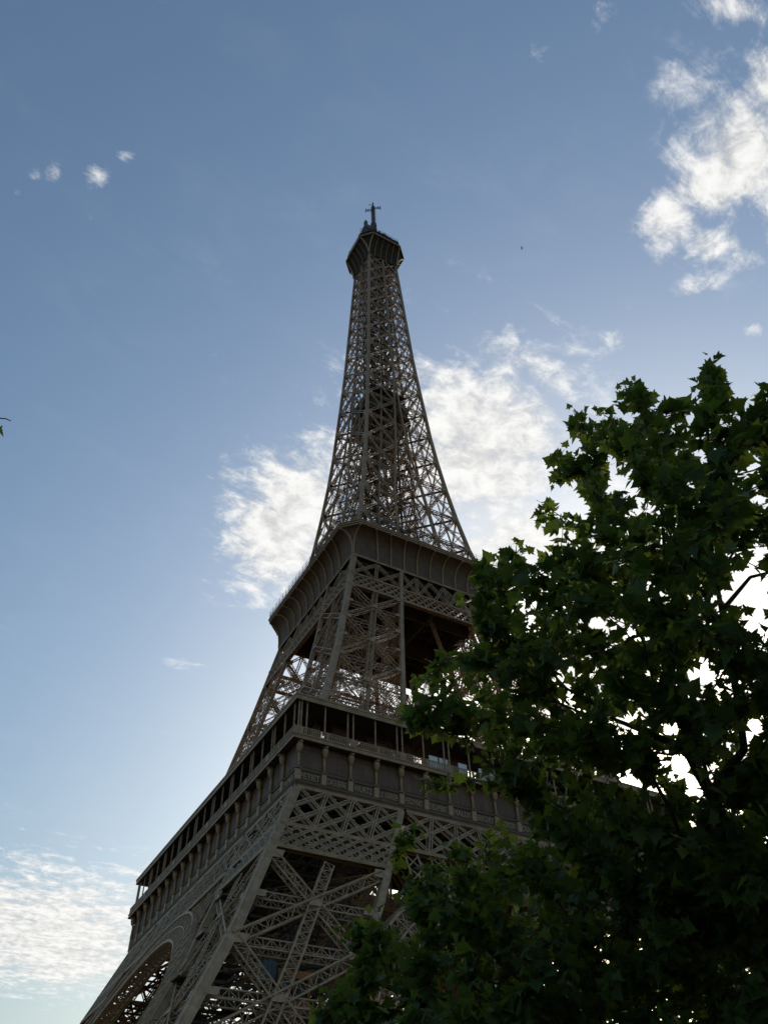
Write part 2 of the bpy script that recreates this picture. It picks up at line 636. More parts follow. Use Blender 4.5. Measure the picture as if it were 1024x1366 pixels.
def flange(mb, z, u0, u1, h=0.42, t=0.12, d=-0.02):
    mb.bar(V(u0, -ow(z)+d, z), V(u1, -ow(z)+d, z), t, h, (0, 0, 1))


gd = MB()
for sgn in (-1, 1):
    f0 = (lambda z: -ow(z)+.9) if sgn < 0 else (lambda z: iw(z)+.1)
    f1 = (lambda z: -iw(z)-.1) if sgn < 0 else (lambda z: ow(z)-.9)
    lattice_band(gd, 44.15, 50.35, f0, f1, 4, 2, 0.46)
    lattice_band(gd, 40.7, 43.75, f0, f1, 9, 2, 0.34, verts=False)
    for z in (40.55, 43.95, 50.45):
        flange(gd, z, f0(z)-.5, f1(z)+.3, 0.44)
        flange(gd, z, f0(z)-.5, f1(z)+.3, 0.36, d=0.95)
lattice_band(gd, 44.15, 50.35, lambda z: -iw(z)+.5, lambda z: iw(z)-.5, 10, 2, 0.46)
for z in (43.95, 50.45):
    flange(gd, z, -iw(z)-.2, iw(z)+.2, 0.44)
    flange(gd, z, -iw(z)-.2, iw(z)+.2, 0.36, d=0.95)
four(gd, 'platform_girder', IRON, tower)

# small lamps fixed along the girder bars of the two lattice bands
lp = MB()
for z0, z1, nb_, sp_, f0, nq in ((44.15, 50.35, 4, 2, -1, 9), (40.7, 43.75, 9, 2, -1, 5), (44.15, 50.35, 10, 2, -9, 9)):
    for i in range(-sp_, nb_):
        for dirn in (1, -1):
            for q in range(1, nq):
                t = (i+sp_*(q-.35)/nq)/nb_
                z = z0+(z1-z0)*(q-.35)/nq if dirn > 0 else z1-(z1-z0)*(q-.35)/nq
                if t <= .02 or t >= .98:
                    continue
                if f0 == -1:
                    us = (-ow(z)+.9+(ow(z)-iw(z)-1.0)*t, iw(z)+.1+(ow(z)-iw(z)-1.0)*t)
                else:
                    us = (-iw(z)+.5+(2*iw(z)-1)*t,)
                for u in us:
                    lp.box(u-.05, u+.05, -ow(z)-.1, -ow(z)+.01, z+.17, z+.27)
for o in four(lp, 'sparkle_lamp', LAMPM, tower):
    o['kind'] = 'stuff'

# ---- arches
RO, RI, ZC0 = 36.5, 33.0, 7.5


def arch_pt(r, a, d=0.0):
    z = ZC0+r*math.sin(a)
    return V(r*math.cos(a), -ow(z)+d, z)


ar = MB()
NA = 60
angs = [math.radians(24)+(math.pi-2*math.radians(24))*i/NA for i in range(NA+1)]
for d in (-0.15, 2.2):
    for i in range(NA):
        a, b = angs[i], angs[i+1]
        mid_ = (RO+RI)/2
        for ra, rb in ((RI, mid_), (mid_, RI), (mid_, RO), (RO, mid_)):
            ar.bar(arch_pt(ra, a, d), arch_pt(rb, b, d), 0.1, 0.07, (0, 1, 0))
        ar.bar(arch_pt(mid_, a, d), arch_pt(mid_, b, d), 0.2, 0.1, (0, 1, 0))
        if i % 2 == 0:
            ar.bar(arch_pt(RI, a, d), arch_pt(RO, a, d), 0.2, 0.1, (0, 1, 0))
arches = four(ar, 'arch', IRON, tower)
for r, th, nm in ((RO, .3, 'outer_rim'), (RI, .34, 'inner_rim')):
    rim = MB()
    for i in range(NA):
        a, b = angs[i], angs[i+1]
        o = [unit(V(math.cos(t), 0, math.sin(t))) for t in (a, b, b, a)]
        for d0, d1 in ((-.35, .28), (1.85, 2.4)):
            q = [arch_pt(r, a, d0), arch_pt(r, b, d0), arch_pt(r, b, d1), arch_pt(r, a, d1)]
            rim.hexa([q[k]-o[k]*th/2 for k in range(4)]+[q[k]+o[k]*th/2 for k in range(4)])
        rim.bar(arch_pt(r, a, .28), arch_pt(r, b, 1.85), .16, .08, o[0])
        rim.bar(arch_pt(r, b, .28), arch_pt(r, a, 1.85), .16, .08, o[0])
        rim.bar(arch_pt(r, a, .28), arch_pt(r, a, 1.85), .2, .1, o[0])
    r0 = rim.build(nm, IRON, arches[0])
    for a_ in arches[1:]:
        obj(nm, r0.data, a_)
# lattice girders tying the inner faces of the legs under the first floor
ig = MB()
for z0, z1, nb_ in ((44.2, 51.0, 9), (51.0, 56.0, 12)):
    for d in (0.0, 1.2):
        for i in range(nb_):
            t0, t1 = i/nb_, (i+1)/nb_
            for za, zb in ((z0, z1), (z1, z0)):
                P = V(-iw(z0)+2*iw(z0)*t0, -iw(50)+d, za)
                Q = V(-iw(z0)+2*iw(z0)*t1, -iw(50)+d, zb)
                ig.bar(P, Q, .5, .12, (0, 1, 0))
            ig.bar(V(-iw(z0)+2*iw(z0)*t0, -iw(50)+d, z0), V(-iw(z0)+2*iw(z0)*t0, -iw(50)+d, z1), .35, .12, (0, 1, 0))
        for z in (z0, z1):
            ig.bar(V(-iw(50), -iw(50)+d, z), V(iw(50), -iw(50)+d, z), .2, .6, (0, 0, 1))
four(ig, 'inner_girder', IRON, tower)
# spandrel lattice between arch and girder
for half in (range(-11, 0), range(1, 12)):
  sp = MB()
  for i in half:
      x = i*1.9
      zt = 43.75
      if abs(x) < RO-1:
          zb = ZC0+math.sqrt(RO**2-x*x)+.2
          if zb < zt-.5 and abs(x) < iw(zb):
              sp.bar(V(x, -ow(zb)+.3, zb), V(x, -ow(zt)+.3, zt), 0.22, 0.12, (0, 1, 0))
              for dz in np.arange(zb, zt-1.2, 1.9):
                  z2 = min(zt, dz+1.9)
                  s_ = 1 if x < 0 else -1
                  sp.bar(V(x, -ow(dz)+.3, dz), V(x+s_*1.9, -ow(z2)+.3, z2), 0.14, 0.08, (0, 1, 0))
                  sp.bar(V(x+s_*1.9, -ow(dz)+.34, dz), V(x, -ow(z2)+.34, z2), 0.14, 0.08, (0, 1, 0))
  four(sp, 'spandrel_lattice', IRON, tower)

# ---- first floor: frieze with names, consoles, gallery, roof
FW = 34.35
NAMES = [['PETIET', 'DAGUERRE', 'WURTZ', 'LE VERRIER', 'PERDONNET', 'DELAMBRE', 'MALUS', 'BREGUET', 'POLONCEAU', 'DUMAS', 'CLAPEYRON', 'BORDA', 'FOURIER', 'BICHAT', 'SAUVAGE', 'PELOUZE', 'CARNOT', 'LAME'],
         ['CAUCHY', 'BELGRAND', 'REGNAULT', 'FRESNEL', 'DE PRONY', 'VICAT', 'EBELMEN', 'COULOMB', 'POINSOT', 'FOUCAULT', 'DELAUNAY', 'MORIN', 'HAUY', 'COMBES', 'THENARD', 'ARAGO', 'POISSON', 'MONGE'],
         ['JAMIN', 'GAY-LUSSAC', 'FIZEAU', 'SCHNEIDER', 'LE CHATELIER', 'BERTHIER', 'BARRAL', 'DE DION', 'GOUIN', 'JOUSSELIN', 'BROCA', 'BECQUEREL', 'CORIOLIS', 'CAIL', 'TRIGER', 'GIFFARD', 'PERRIER', 'STURM'],
         ['SEGUIN', 'LALANDE', 'TRESCA', 'PONCELET', 'BRESSE', 'LAGRANGE', 'BELANGER', 'CUVIER', 'LAPLACE', 'DULONG', 'CHASLES', 'LAVOISIER', 'AMPERE', 'CHEVREUL', 'FLACHAT', 'NAVIER', 'LEGENDRE', 'CHAPTAL']]
BAY = 2*FW/18
fr = MB()
fr.box(-FW, FW-0.3, -FW, -FW+.3, 51.35, 56.5)                       # wall panel (one end open to butt with the next side)
fr.box(-FW-.22, FW+.0, -FW-.22, -FW, 50.75, 51.3)                    # bottom cornice
fr.box(-FW-.30, FW+.0, -FW-.30, -FW, 51.0, 51.12)
fr.box(-FW-.12, FW+.0, -FW-.12, -FW, 52.75, 52.9)                    # ledge over the names
fr.box(-FW-.05, FW+.0, -FW-.05, -FW, 53.25, 53.31)
for i in range(18):
    u = -FW+BAY*(i+.5)
    fr.box(u-.03, u+.03, -FW-.03, -FW, 52.9, 56.4)
    # raised surround of each panel
    fr.box(u-1.5, u+1.5, -FW-.04, -FW, 55.75, 55.87)
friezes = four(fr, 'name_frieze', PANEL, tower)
con = MB()
# pedestal, thin shaft, capital with a bulging bracket carrying the gallery edge
con.box(-.34, .34, -.3, -.001, 51.32, 52.74)
con.box(-.38, .38, -.34, -.001, 52.905, 53.05)
con.lathe((0, -.2, 0), [(.25, 53.1), (.19, 53.25), (.17, 54.9), (.22, 54.95), (.19, 55.02), (.24, 55.1)], 8)
con.lathe((0, -.36, 0), [(.22, 55.1), (.33, 55.4), (.44, 55.8), (.42, 56.1), (.3, 56.3), (.36, 56.49)], 10)
con.box(-.2, .2, -.9, -.02, 56.2, 56.5)
cm = None
for k in range(4):
    for i in range(18):
        u = -FW+BAY*i+(0.18 if i == 0 else 0)
        if cm is None:
            o = con.build('console', IRON, friezes[k], smooth_=False)
            cm = o.data
        else:
            o = obj('console', cm, friezes[k])
        o.location = (u, -FW, 0)


def text_mesh(txt, size):
    cu = bpy.data.curves.new('lettering', 'FONT')
    cu.body = txt
    cu.size = size
    cu.align_x = 'CENTER'
    cu.extrude = 0.05
    cu.resolution_u = 3
    o = bpy.data.objects.new('lettering', cu)
    COL.objects.link(o)
    bpy.context.view_layer.update()
    me = bpy.data.meshes.new_from_object(o.evaluated_get(bpy.context.evaluated_depsgraph_get()))
    bpy.data.objects.remove(o)
    bpy.data.curves.remove(cu)
    return me


for k in range(4):
    for i, nm in enumerate(NAMES[k]):
        mb = MB()
        me = text_mesh(nm, 1.15)
        co = np.empty(len(me.vertices)*3)
        me.vertices.foreach_get('co', co)
        co = co.reshape(-1, 3)
        wdt = co[:, 0].max()-co[:, 0].min()
        s_ = min(1.0, 2.7/wdt)
        u = -FW+BAY*(i+.5)
        mb.add([(u+c[0]*s_, -FW-.06-c[2], 51.62+c[1]) for c in co], [tuple(p.vertices) for p in me.polygons])
        bpy.data.meshes.remove(me)
        mb.build('lettering', GOLD, friezes[k])

# gallery floor, beams under it
GW = 35.35
dk = MB()
for k in range(4):
    pass
dk2 = MB()
dk2.box(-GW, GW-8.0, -GW, -GW+8.0, 56.52, 57.02)
four(dk2, 'gallery_floor', DECK_SHADE, tower)
dk3 = MB()
dk3.box(-27.34, 27.34, -27.34, -9, 56.0, 56.8)
dk3.box(-27.34, -9, -9, 9, 56.0, 56.8)
dk3.box(9, 27.34, -9, 9, 56.0, 56.8)
dk3.box(-27.34, 27.34, 9, 27.34, 56.0, 56.8)
for i in range(-8, 9):
    for a, b in ((-33.5, -9.5), (9.5, 33.5)):
        dk3.bar((i*4, a, 53.9), (i*4, b, 53.9), 0.35, 4.1)
        dk3.bar((a, i*4+.7, 53.8), (b, i*4+.7, 53.8), 0.35, 3.9)
for a in (-33, -24, -16, -9.5, 9.5, 16, 24, 33):
    dk3.bar((-34, a, 52.9), (34, a, 52.9), .5, 3.5)
    dk3.bar((a, -34, 52.8), (a, 34, 52.8), .5, 3.5)
dk3.build('first_floor_deck', DECK_SHADE, tower)
lip = MB()
lip.box(-GW-.12, GW+0.0, -GW-.12, -GW, 56.5, 56.75)
lip.box(-GW-.06, GW+0.0, -GW-.06, -GW, 56.75, 57.06)
lip.box(-GW-.15, GW+0.0, -GW-.15, -GW+.1, 57.06, 57.18)
four(lip, 'gallery_edge', IRON, tower)
ra = MB()
ra.box(-GW, GW-.1, -GW, -GW+.1, 58.22, 58.34)
ra.box(-GW+.0, GW-.1, -GW+.02, -GW+.08, 57.95, 58.02)
ra.box(-GW+.0, GW-.1, -GW+.02, -GW+.08, 57.30, 57.36)
nb = 18*14
for i in range(nb):
    u = -GW+(2*GW)*(i+.5)/nb
    ra.box(u-.06, u+.06, -GW+.03, -GW+.07, 57.18, 58.22)
for i in range(19):
    u = -FW+BAY*i
    hw = .5 if i % 2 == 0 else .16
    if i == 0:
        ra.box(-GW+.02, -GW+1.3, -GW-.04, -GW+.12, 57.181, 58.3)
    elif i < 18:
        ra.box(u-hw, u+hw, -GW-.04, -GW+.12, 57.181, 58.3)
four(ra, 'gallery_railing', IRON, tower)
HR = 35.1
rf_ = MB()
rf_.box(-HR, HR-6.6, -HR, -HR+6.6, 62.75, 63.2)
fa_ = MB()
fa_.box(-HR-.1, HR-.0, -HR-.1, -HR, 62.45, 63.35)
fa_.box(-HR-.18, HR-.0, -HR-.18, -HR-.1, 63.12, 63.4)
for i in range(18):
    u = -HR+3.9*(i+.5)
    if u < HR-6.6:
        rf_.bar((u, -HR+.1, 62.6), (u, -HR+6.5, 62.6), .16, .28)
roofs = four(rf_, 'gallery_roof', DECK_SHADE, tower)
f0_ = fa_.build('fascia', IRON, roofs[0])
for r_ in roofs[1:]:
    obj('fascia', f0_.data, r_)
po = MB()
po.bar((0, 0, 57.1), (0, 0, 62.75), .17, .17)
pm = None
for r_ in roofs:
    for i in range(19):
        u = -34.55+2*34.55/18*i
        offs = (-.42, .42) if i % 2 == 0 else (0,)
        if i == 0:
            offs = (0.0, .35, 1.15)
        if i == 18:
            offs = (-.8,)
        for d in offs:
            if pm is None:
                o = po.build('post', IRON, r_)
                pm = o.data
            else:
                o = obj('post', pm, r_)
            o.location = (u+d, -34.75, 0)
# pavilions standing behind the gallery
for k, (ua, ub, dep) in enumerate(((2, 27, 28.2), (-26.5, 24, 28.9), (-24, 24, 28.2), (-24, 24, 28.2))):
    pv = MB()
    y0 = -dep
    pv.box(ua, ub, y0, y0+7, 57.03, 62.74)
    n = int((ub-ua)/2.0)
    p_ = pv.build('pavilion', WALLM, tower, -k*math.pi/2)
    for i in range(n):
        u = ua+(ub-ua)*(i+.5)/n
        if i % 4 != 3:
            wd_ = MB()
            wd_.box(u-.8, u+.8, y0-.03, y0-.002, 57.9, 61.9)
            wd_.build('window', GLASS, p_)
        fm = MB()
        fm.box(u+.93, u+1.07, y0-.14, y0-.002, 57.03, 62.7)
        fm.build('pilaster', IRON, p_)
for ua, ub, h in ((-28.0, -25.6, 4.9), (-22.6, -18.9, 4.4), (-16.6, -15.2, 5.2), (-11.0, -6.2, 4.8), (-2.5, 1.2, 4.6)):  # boxes added to block the bright sky strip behind the railing
    kb = MB()
    kb.box(ua, ub, -31.5, -29.2, 57.03, 57.03+h)
    kb.box(ua-.25, ub+.25, -31.75, -28.95, 57.04+h, 57.2+h)
    kb.bar((ua, -31.7, 57.05), (ua, -31.7, 57+h), .12)
    kb.bar((ub, -31.7, 57.05), (ub, -31.7, 57+h), .12)
    kb.build('sky_block_box', WALLM, tower)
for u in (-13.6, -11.9, -8.7, -5.2, -3.4):
    wp = MB()
    wp.box(u-.72, u+.72, -34.5, -34.42, 57.3, 59.6)
    wp.box(u-.66, u-.6, -34.42, -34.3, 57.05, 59.4)
    wp.box(u+.6, u+.66, -34.42, -34.3, 57.05, 59.4)
    wp.build('white_panel', WHITE, tower)

# ---- girder and upper bracing below the second floor
g2 = MB()
lattice_band(g2, 100.75, 104.0, lambda z: -ow(z)+.8, lambda z: ow(z)-.8, 22, 2, 0.26, verts=False, depth=.7)
for z in (100.6, 104.15):
    flange(g2, z, -ow(z)+.4, ow(z)-.4, 0.34)
    flange(g2, z, -ow(z)+.4, ow(z)-.4, 0.28, d=0.75)
flange(g2, 110.3, -17.75, 17.75, 0.5, d=-.05)
ends = [-ow(104), -iw(104), 0, iw(104), ow(104)]
tops = [-ow(110), -iw(110), 0, iw(110), ow(110)]
for j in range(4):
    nsub = 2 if j in (1, 2) else 2
    for s_ in range(nsub):
        a0 = ends[j]+(ends[j+1]-ends[j])*s_/nsub
        a1 = ends[j]+(ends[j+1]-ends[j])*(s_+1)/nsub
        b0 = tops[j]+(tops[j+1]-tops[j])*s_/nsub
        b1 = tops[j]+(tops[j+1]-tops[j])*(s_+1)/nsub
        for p, q in (((a0, 104.2), (b1, 109.8)), ((b0, 109.8), (a1, 104.2))):
            P, Q = V(p[0], -ow(p[1])+.25, p[1]), V(q[0], -ow(q[1])+.25, q[1])
            girder(g2, P, Q, np.cross(V(0, 1, 0), Q-P), V(0, 1, 0), .45, .4, 8, .12, .07)
        if s_:
            girder(g2, V(a0, -ow(104)+.25, 104.2), V(b0, -ow(110)+.25, 109.8), V(1, 0, 0), V(0, 1, 0), .5, .4, 8, .12, .07)
four(g2, 'upper_girder', IRON, tower)

# ---- second floor: deck, coved cornice with ribs, edge, railing
LW, BW, CH = 20.5, 17.6, 3.2
Z0C, Z1C = 110.5, 116.4
NP = 10
prof = []
for i in range(NP+1):
    t = math.pi/2*i/NP
    # upright at the foot and flaring outwards to the lip
    prof.append((BW+(LW-BW)*(1-math.cos(t))**1.1, Z0C+(Z1C-Z0C)*math.sin(t)**0.78 if i else Z0C))


def chf(wd):
    return CH*((wd-BW)/(LW-BW))


cv = MB()
th = .12
for (wa, za), (wb, zb) in zip(prof[:-1], prof[1:]):
    ca, cb = chf(wa), chf(wb)
    a = [(-wa+ca, -wa, za), (wa-ca, -wa, za), (wb-cb, -wb, zb), (-wb+cb, -wb, zb)]
    cv.add(a+[(x, y+th, z+.02) for x, y, z in a], [(0, 1, 2, 3), (7, 6, 5, 4)])
    a = [(-wa, -wa+ca, za), (-wa+ca, -wa, za), (-wb+cb, -wb, zb), (-wb, -wb+cb, zb)]
    cv.add(a, [(0, 1, 2, 3)])
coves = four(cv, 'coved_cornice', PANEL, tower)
for i in range(11):
    us = -(LW-CH)+2*(LW-CH)*i/10
    rb = MB()

    def uu(wd):
        lim = wd-chf(wd)
        return max(-lim, min(lim, us*(0.88+0.12*(wd-BW)/(LW-BW)) if abs(us) < LW-CH-.1 else math.copysign(lim, us)))
    for (wa, za), (wb, zb) in zip(prof[:-1], prof[1:]):
        nn = unit(V(0, -(zb-za), -(wb-wa)))
        rb.bar(V(uu(wa), -wa, za)+nn*.12, V(uu(wb), -wb, zb)+nn*.12, .26, .36, nn)
    r0 = rb.build('rib', IRON, coves[0])
    for c_ in coves[1:]:
        obj('rib', r0.data, c_)


def octo(mb, z0, z1, w0, c0, w1=None, c1=None):
    w1 = w0 if w1 is None else w1
    c1 = c0 if c1 is None else c1
    ring = lambda w_, c, z: [(-w_+c, -w_, z), (w_-c, -w_, z), (w_, -w_+c, z), (w_, w_-c, z), (w_-c, w_, z), (-w_+c, w_, z), (-w_, w_-c, z), (-w_, -w_+c, z)]
    mb.add(ring(w0, c0, z0)+ring(w1, c1, z1), [tuple(range(7, -1, -1)), tuple(range(8, 16))]+[(i, (i+1) % 8, 8+(i+1) % 8, 8+i) for i in range(8)])


d2 = MB()
octo(d2, 116.4, 116.8, LW+.05, CH)
octo(d2, 116.8, 117.2, LW+.2, CH)
octo(d2, 117.2, 117.38, LW+.32, CH)
e2 = d2.build('second_floor_edge', IRON, tower)
d3 = MB()
d3.box(-17.2, 17.2, -17.2, 17.2, 115.2, 115.9)
for i in range(-5, 6):
    d3.bar((i*3.2, -17.2, 114.3), (i*3.2, 17.2, 114.3), .3, 1.8)
    d3.bar((-17.2, i*3.2, 114.2), (17.2, i*3.2, 114.2), .3, 1.8)
for i in (-16.6, -6, 6, 16.6):
    d3.bar((i, -17.0, 111.5), (i, 17.0, 111.5), .4, 4.0)
    d3.bar((-17.0, i, 111.4), (17.0, i, 111.4), .4, 4.0)
d3.build('second_floor_deck', DECK_SHADE, tower)
r2 = MB()


def octo_pts(w_, c, z):
    return [V(-w_+c, -w_, z), V(w_-c, -w_, z), V(w_, -w_+c, z), V(w_, w_-c, z), V(w_-c, w_, z), V(-w_+c, w_, z), V(-w_, w_-c, z), V(-w_, -w_+c, z)]


def fence(mb, w_, c, z0, h, step, post, rail, rails):
    ps = octo_pts(w_, c, z0)
    for i in range(8):
        a, b = ps[i], ps[(i+1) % 8]
        n = max(1, int(np.linalg.norm(b-a)/step))
        for k in range(n):
            p = a+(b-a)*k/n
            mb.bar(p, p+V(0, 0, h), post, post)
        for hh in rails:
            mb.bar(a+V(0, 0, hh), b+V(0, 0, hh), rail, rail)


fence(r2, LW+.1, CH, 117.38, 2.3, 1.7, .07, .035, (.25, .6, 1.2, 1.7, 2.27))
fence(r2, LW+.05, CH, 117.38, 1.2, .28, .03, .05, (1.2,))
r2.build('platform_fence', AERIAL, tower)
k2 = MB()
k2.box(-9.5, 9.5, -9.5, 9.5, 117.6, 121.2)
octo(k2, 121.25, 121.7, 13.2, 2.0)
fence(k2, 13.1, 2.0, 121.7, 1.2, .5, .05, .06, (.6, 1.2))
for i in range(-3, 4):
    for sx_ in (-1, 1):
        k2.bar((i*3.3, sx_*12.6, 117.5), (i*3.3, sx_*12.6, 121.3), .2)
        k2.bar((sx_*12.6, i*3.3, 117.5), (sx_*12.6, i*3.3, 121.3), .2)
k2.build('upper_terrace', DECK_SHADE, tower)

# ---- the tall upper shaft
SN = [117.6, 128.0, 138.3, 149.0, 159.8, 170.3, 180.3, 190.0, 199.2, 208.2, 216.8, 225.0, 233.0, 240.6, 247.9, 254.9, 261.6, 267.5]
shaft = empty('upper_shaft', (0, 0, 117))
shaft.parent = tower
SHZ = V(0, 0, 117)
sh = MB()


def cl(z):
    w_ = ow(z)-.33
    return V(-w_, -w_, z)


column_line(sh, cl, [117.0]+SN[1:]+[276.2], .66)
for ex, ey in ((-1, -1), (1, -1), (-1, 1)):
    column_line(sh, (lambda z, a=ex, b=ey: cl(z)+V(a*.33, b*.33, 0)), [117.0]+SN[1:]+[276.2], .12)
for o in four(sh, 'corner_column', IRON, shaft):
    o.location = (0, 0, -117)
wall = MB()


def xpanel(mb, p00, p10, p01, p11, inn, wd, n, chord=.1, lace=.06, horiz=True):
    girder(mb, p00, p11, np.cross(inn, p11-p00), inn, wd, .45, 4, chord, lace, back=False)
    girder(mb, p01+inn*.05, p10+inn*.05, np.cross(inn, p10-p01), inn, wd, .45, 4, chord, lace, back=False)
    if horiz:
        girder(mb, p00+inn*.2, p10+inn*.2, V(0, 0, 1), inn, wd*1.1, .45, n, chord, lace)


for z0, z1 in zip(SN[:-1], SN[1:]):
    i0, i1 = iw(z0), iw(z1)
    Y = lambda z, d=.12: -ow(z)+d
    merged = z0 >= 185
    for sg in (-1, 1):
        ua0, ua1 = sg*(ow(z0)-.5), sg*(ow(z1)-.5)
        ub0, ub1 = (sg*i0, sg*i1) if not merged else (sg*.2, sg*.2)
        xpanel(wall, V(ua0, Y(z0), z0), V(ub0, Y(z0), z0), V(ua1, Y(z1), z1), V(ub1, Y(z1), z1), V(0, 1, 0), .56 if z0 < 200 else .46, 7, .19 if z0 < 200 else .16, .08)
        zm = (z0+z1)/2
        um0, um1 = (ua0+ub0)/2, (ua1+ub1)/2
        girder(wall, V(ua0*.5+ua1*.5, Y(zm, .3), zm), V(ub0*.5+ub1*.5, Y(zm, .3), zm), V(0, 0, 1), V(0, 1, 0), .3, .3, 3, .1, .05, back=False)
        girder(wall, V(um0, Y(z0, .35), z0), V(um1, Y(z1, .35), z1), V(1, 0, 0), V(0, 1, 0), .3, .3, 3, .11, .05, back=False)
        wall.bar(V(ub0, Y(z0, .2), z0), V(ub1, Y(z1, .2), z1), .46 if not merged else .3, .4, (0, 1, 0))
        wall.bar(V(ub0, Y(z0, .02), z0), V(ub1, Y(z1, .02), z1), .18, .14, (0, 1, 0))
        if not merged:
            # inner faces of the legs, running inwards from the inner line
            n0, n1 = V(sg*i0, Y(z0), z0), V(sg*i1, Y(z1), z1)
            q0, q1 = V(sg*i0, -i0, z0), V(sg*i1, -i1, z1)
            if z0 < 175:
                xpanel(wall, n0, q0, n1, q1, V(-sg, 0, 0), .5, 7, .16, .07)
                wall.bar(q0, q1, .4, .4)
    if not merged and i0 > .9:
        # slender ties between the two legs
        a, b = V(-i0, Y(z0, .3), z0), V(i0, Y(z0, .3), z0)
        girder(wall, a, b, V(0, 0, 1), V(0, 1, 0), .6, .4, 8, .1, .06)
        if i0 > 1.5:
            zm = (z0+z1)/2
            im = iw(zm)
            girder(wall, V(-i0, Y(z0, .4), z0), V(i1, Y(z1, .4), z1), V(0, 0, 1), V(0, 1, 0), .3, .3, 8, .07, .05)
            girder(wall, V(i0, Y(z0, .45), z0), V(-i1, Y(z1, .45), z1), V(0, 0, 1), V(0, 1, 0), .3, .3, 8, .07, .05)
    # corner knots where the members meet
    for sg in (-1, 1):
        c = V(sg*(ow(z0)-.9), Y(z0, .02), z0)
        plate(wall, c, V(1, 0, 0), V(0, 0, 1), V(0, 1, 0), 1.5, 1.6, .05)
for o in four(wall, 'lattice_side', IRON, shaft):
    o.location = (0, 0, -117)
# lift guides, stairs and cross floors inside the shaft
core = MB()
for z0, z1 in zip(SN[:-1], SN[1:]):
    r0_, r1_ = min(3.2, ow(z0)*.5), min(3.2, ow(z1)*.5)
    for sx_, sy_ in ((-1, -1), (1, -1), (1, 1), (-1, 1)):
        a, b = V(sx_*r0_, sy_*r0_, z0), V(sx_*r1_, sy_*r1_, z1)
        core.bar(a, b, .42, .42)
    for a, b in (((-1, -1), (1, -1)), ((1, -1), (1, 1)), ((1, 1), (-1, 1)), ((-1, 1), (-1, -1))):
        core.bar(V(a[0]*r0_, a[1]*r0_, z0), V(b[0]*r0_, b[1]*r0_, z0), .3, .5)
        cw = .24 if z0 < 200 else .3
        core.bar(V(a[0]*r0_, a[1]*r0_, z0), V(b[0]*r1_, b[1]*r1_, z1), cw, .1)
        core.bar(V(b[0]*r0_, b[1]*r0_, z0), V(a[0]*r1_, a[1]*r1_, z1), cw, .1)
    # diaphragm from the corners to the core and round the ring
    o = ow(z0)-.6
    for sx_, sy_ in ((-1, -1), (1, -1), (1, 1), (-1, 1)):
        core.bar(V(sx_*o, sy_*o, z0), V(sx_*r0_, sy_*r0_, z0), .3, .5)
    for a, b in (((-o, 0), (0, -o)), ((0, -o), (o, 0)), ((o, 0), (0, o)), ((0, o), (-o, 0))):
        core.bar(V(*a, z0), V(*b, z0), .2, .5)
        core.bar(V(*a, (z0+z1)/2), V(*b, (z0+z1)/2), .14, .4)
    # stairs zigzag
    nst = max(2, int((z1-z0)/3))
    for j in range(nst):
        za, zb = z0+(z1-z0)*j/nst, z0+(z1-z0)*(j+1)/nst
        s_ = 1 if j % 2 else -1
        core.bar(V(-s_*1.8, r0_*.55, za), V(s_*1.8, r0_*.55, zb), .9 if z0 < 205 else 1.2, .14)
        core.bar(V(-s_*1.8, r0_*.55-.45, za+1), V(s_*1.8, r0_*.55-.45, zb+1), .06, .06)
        core.box(s_*1.8-.6, s_*1.8+.6, r0_*.55-.6, r0_*.55+.6, zb-.06, zb)
core.build('lift_core', DECK_SHADE, shaft).location = (0, 0, -117)  # darker than its real paint, imitating shade inside the shaft
mp = MB()
octo(mp, 178.2, 178.7, 6.6, 1.2)
octo(mp, 184.0, 184.4, 6.3, 1.2)
octo(mp, 189.3, 189.6, 5.8, 1.2)
for sx_, sy_ in ((-1, -1), (1, -1), (1, 1), (-1, 1)):
    mp.box(min(sx_*2.0, sx_*5.6), max(sx_*2.0, sx_*5.6), min(sy_*2.0, sy_*5.6), max(sy_*2.0, sy_*5.6), 178.75, 183.95)
mp.box(-4.4, 4.4, -4.4, 4.4, 184.45, 188.2)
mp.build('machinery_platform', DECK_SHADE, shaft).location = (0, 0, -117)

# ---- summit
SW, SC = 8.65, 3.4
sm = MB()
zc_ = [(266.8, ow(266.8)+.02, .05), (269.5, 5.75, .35), (272.0, 6.45, 1.0), (274.2, 7.45, 2.1), (275.6, 8.4, 3.2)]
for (za, wa, ca), (zb, wb, cb) in zip(zc_[:-1], zc_[1:]):
    A, B = octo_pts(wa, ca, za), octo_pts(wb, cb, zb)
    for i in range(8):
        sm.add([A[i], A[(i+1) % 8], B[(i+1) % 8], B[i]], [(0, 1, 2, 3)])
octo(sm, 275.6, 276.0, SW, SC)
octo(sm, 276.0, 276.25, SW+.2, SC)
summit = sm.build('summit_platform', SOFFIT_SHADE, tower)
bk = MB()
for i in range(8):
    for t in ((0.0,) if True else ()):
        pts = []
        for (za, wa, ca) in zc_:
            P = octo_pts(wa+.12, ca, za)[i]
            pts.append(P)
        for a, b in zip(pts[:-1], pts[1:]):
            bk.bar(a, b, .42, .42)
for i in (0, 2, 4, 6):
    for t in (.2, .4, .6, .8):
        for (za, wa, ca), (zb, wb, cb) in zip(zc_[:-1], zc_[1:]):
            a = octo_pts(wa+.05, ca, za)
            b = octo_pts(wb+.05, cb, zb)
            bk.bar(a[i]+(a[i+1]-a[i])*t, b[i]+(b[i+1]-b[i])*t, .14, .2)
P = octo_pts(SW+.24, SC, 276.5)
for i in range(8):
    bk.bar(P[i], P[(i+1) % 8], .14, .55)
    bk.bar(P[i]-V(0, 0, .75), P[(i+1) % 8]-V(0, 0, .75), .2, .22)
bk.build('bracket_frame', IRON, summit)
cg = MB()
